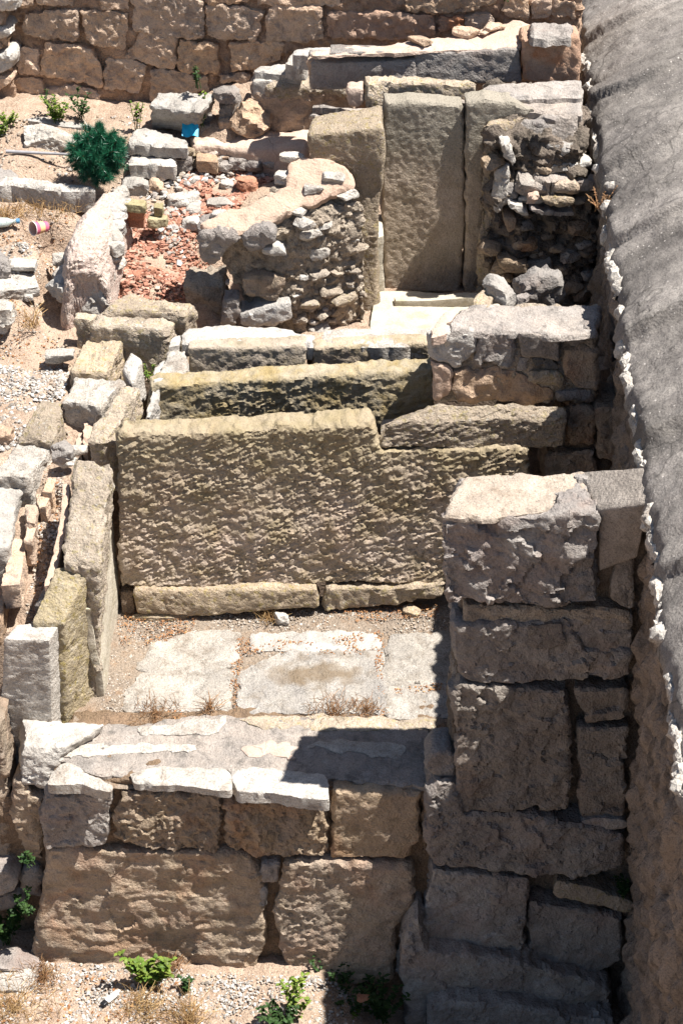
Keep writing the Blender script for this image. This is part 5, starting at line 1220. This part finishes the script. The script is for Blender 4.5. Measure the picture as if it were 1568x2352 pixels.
plant(atz(*A(870,390), 1.6), .16, .06, 6, 8, .03, L_SHADED, 'creeping dark plant on the lower part of the back wall', 20)
plant(atz(*C(655,740), .80), .10, .04, 6, 8, .022, L_GREEN, 'tiny green weed beside the white upright stone', 21)
plant(atz(*B(785,5), 2.05), .12, .08, 6, 10, .03, L_GREEN, 'green sprig among rubble at the very top of the photo', 22)
plant(atz(*H(1295,880), -.55)+np.array([0,-.02,0]), .14, .06, 7, 9, .03, L_SHADED, 'dark sprig in the joint between pier and vault wall', 23)
plant((1.27, 8.95, 1.56), .12, .10, 12, 7, .014, L_TWIG, 'dry reddish shrub rooted in the gap of the vault edge', 24, name='dry_shrub', cat='plant', group=None)
def tuft(loc, n, h, spread, mat, label, seed, name='dry_grass_tuft', group='dry grass tufts'):
    rg = np.random.default_rng(seed); V = []; T = []; loc = np.array(loc)
    for i in range(n):
        a = rg.uniform(0, 6.28); r_ = spread*rg.random(); p = loc+[math.cos(a)*r_, math.sin(a)*r_, 0]
        q = p+[rg.normal(0, .5)*h, rg.normal(0, .5)*h, h*rg.uniform(.3, 1)]; m_ = (p+q)/2+[0,0,h*.15]
        for aa, bb_, rr in ((p, m_, .0018), (m_, q, .0013)):
            v, tt = tube(aa, bb_, rr, 3); T += [[k+len(V) for k in x_] for x_ in tt]; V += v
    return tag(link(name, np.array(V), np.array(T), None, mat, smooth=False), label, 'dry grass', group)
tuft(atz(*G(690,90), .0), 120, .05, .12, L_TWIG, 'reddish dry tuft at the front left of the court', 1)
tuft(atz(*G(925,70), .0), 60, .07, .04, L_TWIG, 'small dark dry tuft in the joint at the court front', 2)
tuft(atz(*H(30,85), .0), 160, .05, .13, L_TWIG, 'wide reddish dry tuft before the centre paving slab', 3)
tuft(atz(*H(170,75), .0), 120, .04, .08, L_TWIG, 'low reddish tuft next to the wide one, near the pier shadow', 4)
tuft(atz(*E(1190,850), .0), 90, .05, .06, L_STRAW, 'straw tuft beside the round white stone', 5)
tuft(atz(*A(210,905), 1.2), 260, .07, .22, L_STRAW, 'orange straw below the long ledge slab', 6)
tuft(atz(*A(30,960), 1.2), 160, .06, .12, L_STRAW, 'straw at the left edge behind the cup', 26)
tuft(atz(*G(60,1400), gz), 300, .09, .25, L_STRAW, 'patch of straw in the bottom left corner', 7)
tuft(atz(*G(640,1400), gz), 160, .10, .12, L_STRAW, 'straw tuft on the gravel in front of the lit weed', 8)
tuft(atz(*G(840,1450), gz), 140, .12, .10, L_STRAW, 'straw tuft at the bottom edge by the shadow line', 9)
tuft(atz(*G(190,1260), gz), 160, .07, .09, L_TWIG, 'dark dry tuft at the left foot of the lowest block', 10)
tuft(atz(*G(760,1225), gz), 90, .08, .06, L_TWIG, 'dry stalks right of the sunlit weed at the wall foot', 11)
tuft(atz(*C(140,500), 1.0), 40, .16, .05, L_STRAW, 'few straw stalks on the bank left of the mound', 12)
# green pine-like bush
bc = atz(*A(435,800), 1.30); bush = thing('pine_bush', bc, 'round dark green needle-leaved bush on the sand at upper left', 'bush')
rg = np.random.default_rng(5); V = []; T = []; SV = []; ST = []
ctr = bc+np.array([0, .03, .17])
for i in range(170):
    d = rg.normal(size=3); d[2] = d[2]*.9+.12; d /= np.linalg.norm(d)
    root = ctr+d*np.array([.03, .03, .03])-[0,0,.04]; L_ = rg.uniform(.10, .145)
    e = root+d*L_*np.array([.9, .85, .95]); e[2] += .01
    v, tt = tube(root, e, .004); ST += [[k+len(SV) for k in x_] for x_ in tt]; SV += v
    for j in range(300):
        f = rg.uniform(.15, 1.0); p = root*(1-f)+e*f; nd = d*rg.uniform(.3, .9)+rg.normal(0, .5, 3); nd /= np.linalg.norm(nd)
        l = rg.uniform(.03, .052); s = np.cross(nd, rg.normal(size=3)); s /= np.linalg.norm(s)
        b0 = len(V); V += [p-s*.0015, p+s*.0015, p+nd*l]; T.append([b0, b0+1, b0+2])
link('branches', np.array(SV), np.array(ST), None, L_TWIG, bush, smooth=False)
link('needles', np.array(V), np.array(T), None, L_PINE, bush, smooth=False)

# ------------------------------------------------------------------ litter of the place
def lathe(prof, k=40):
    V = []; Q = []
    for r_, z_ in prof:
        for i in range(k): a = 2*math.pi*i/k; V.append((r_*math.cos(a), r_*math.sin(a), z_))
    for j in range(len(prof)-1):
        for i in range(k): i2 = (i+1) % k; Q.append((j*k+i, j*k+i2, (j+1)*k+i2, (j+1)*k+i))
    return np.array(V), np.array(Q)
def put(V, M): return V@np.array(M.to_3x3()).T + np.array(M.translation)
mcup = plain('cup_pink', (.62,.15,.24), .45, None, 60); mcupw = plain('cup_inside', (.62,.42,.33), .6, None, 40); mband = plain('cup_yellow_band', (.80,.50,.25), .5, None, 30)
cpos = atz(*C(150,88), 1.19)
cup = thing('paper_cup', cpos, 'pink paper cup lying on its side near the left edge', 'cup')
Mx = Matrix.Translation(Vector(cpos)+Vector((.035, 0, .034))) @ Matrix.Scale(.8, 4) @ Matrix.Rotation(math.radians(42), 4, 'Z') @ Matrix.Rotation(math.radians(-80), 4, 'Y')
V, Q = lathe([(.0, -.052), (.033, -.052), (.034, -.05), (.044, .05)]); link('cup_wall', put(V, Mx), EMP, Q, mcup, cup)
V, Q = lathe([(.044, .052), (.043, .05), (.033, -.048), (.0, -.048)]); link('cup_lining', put(V, Mx), EMP, Q, mcupw, cup)
V, Q = lathe([(.044, .050), (.0475, .052), (.0465, .056), (.043, .054)]); link('cup_rim', put(V, Mx), EMP, Q, plain('cup_rim_white', (.8,.75,.7), .5), cup)
V, Q = lathe([(.0372, -.02), (.0412, .02), (.0416, .02), (.0378, -.02)]); link('printed_band', put(V, Mx), EMP, Q, mband, cup)
mbot = plain('clear_plastic', (.45,.55,.52), .15, (.60,.66,.62), 40, spec=.6)
bp = atz(*C(25,65), 1.19); bot = thing('plastic_bottle', bp, 'crushed clear plastic bottle left of the pink cup', 'bottle')
Mb = Matrix.Translation(Vector(bp)+Vector((-.04, 0, .03))) @ Matrix.Rotation(math.radians(8), 4, 'Z') @ Matrix.Rotation(math.radians(88), 4, 'Y')
V, Q = lathe([(0, -.11), (.03, -.108), (.032, -.1), (.030, -.07), (.033, -.06), (.030, -.03), (.033, -.02), (.032, .03), (.028, .055), (.012, .085), (.012, .10)], 28)
N = normals(V, EMP, Q); V = V+N*(.006*perlin(V/.02+3))[:,None]; V[:,0] *= .8
link('bottle_body', put(V, Mb), EMP, Q, mbot, bot)
V, Q = lathe([(0, .118), (.014, .118), (.014, .10), (.0, .10)], 20); link('bottle_cap', put(V, Mb), EMP, Q, plain('cap_blue', (.1,.25,.4), .4), bot)
# blue scrap
p = atz(*A(840,588), 1.375); xs_ = np.linspace(-.045, .045, 9); ys_ = np.linspace(-.03, .03, 7); X, Y = np.meshgrid(xs_, ys_)
V = np.stack([X.ravel(), Y.ravel()*.9, .02+Y.ravel()*.8+.006*np.sin(X.ravel()*90)], 1); idx = np.arange(len(V)).reshape(X.shape)
Q = np.stack([idx[:-1,:-1], idx[:-1,1:], idx[1:,1:], idx[1:,:-1]], -1).reshape(-1, 4); V2 = np.concatenate([V, V-[0, .001, -.001*0+.002]]); Q2 = np.concatenate([Q, Q[:, ::-1]+len(V)])
tag(link('blue_wrapper', V2+p, EMP, Q2, plain('wrapper_blue', (.01,.42,.68), .4)), 'bright blue crumpled wrapper at the foot of the big white block', 'wrapper')
# grey pipe on the sand
a = atz(*A(28,668), 1.345); b_ = atz(*A(330,682), 1.335); v, tt = tube(a, b_, .011, 12); 
tag(link('grey_pipe', np.array(v), np.array(tt), None, plain('pipe_grey', (.30,.29,.30), .5)), 'straight thin grey pipe lying on the sand left of the bush', 'pipe')
# lighter
lp = atz(*G(490,1350), gz+.012); lt_ = thing('cigarette_lighter', lp, 'white lighter with black head on the front gravel', 'lighter')
Ml = Matrix.Translation(Vector(lp)) @ Matrix.Rotation(math.radians(-40), 4, 'Z')
def rbox(sx, sy, sz, c):
    P, Q = cubegrid((6, 6, 4)); L = np.array([sx, sy, sz]); X = P*L; r_ = min(L)*.38; cc = np.clip(X, r_, L-r_); d = X-cc; n = np.linalg.norm(d, axis=1); n[n == 0] = 1
    return cc+d/n[:,None]*r_-L/2+np.array(c), Q
V, Q = rbox(.028, .075, .016, (0, .01, .01)); link('lighter_body', put(V, Ml), EMP, Q, plain('lighter_white', (.75,.75,.73), .35), lt_)
V, Q = rbox(.029, .03, .019, (0, -.042, .01)); link('lighter_head', put(V, Ml), EMP, Q, plain('lighter_black', (.015,.015,.017), .35), lt_)
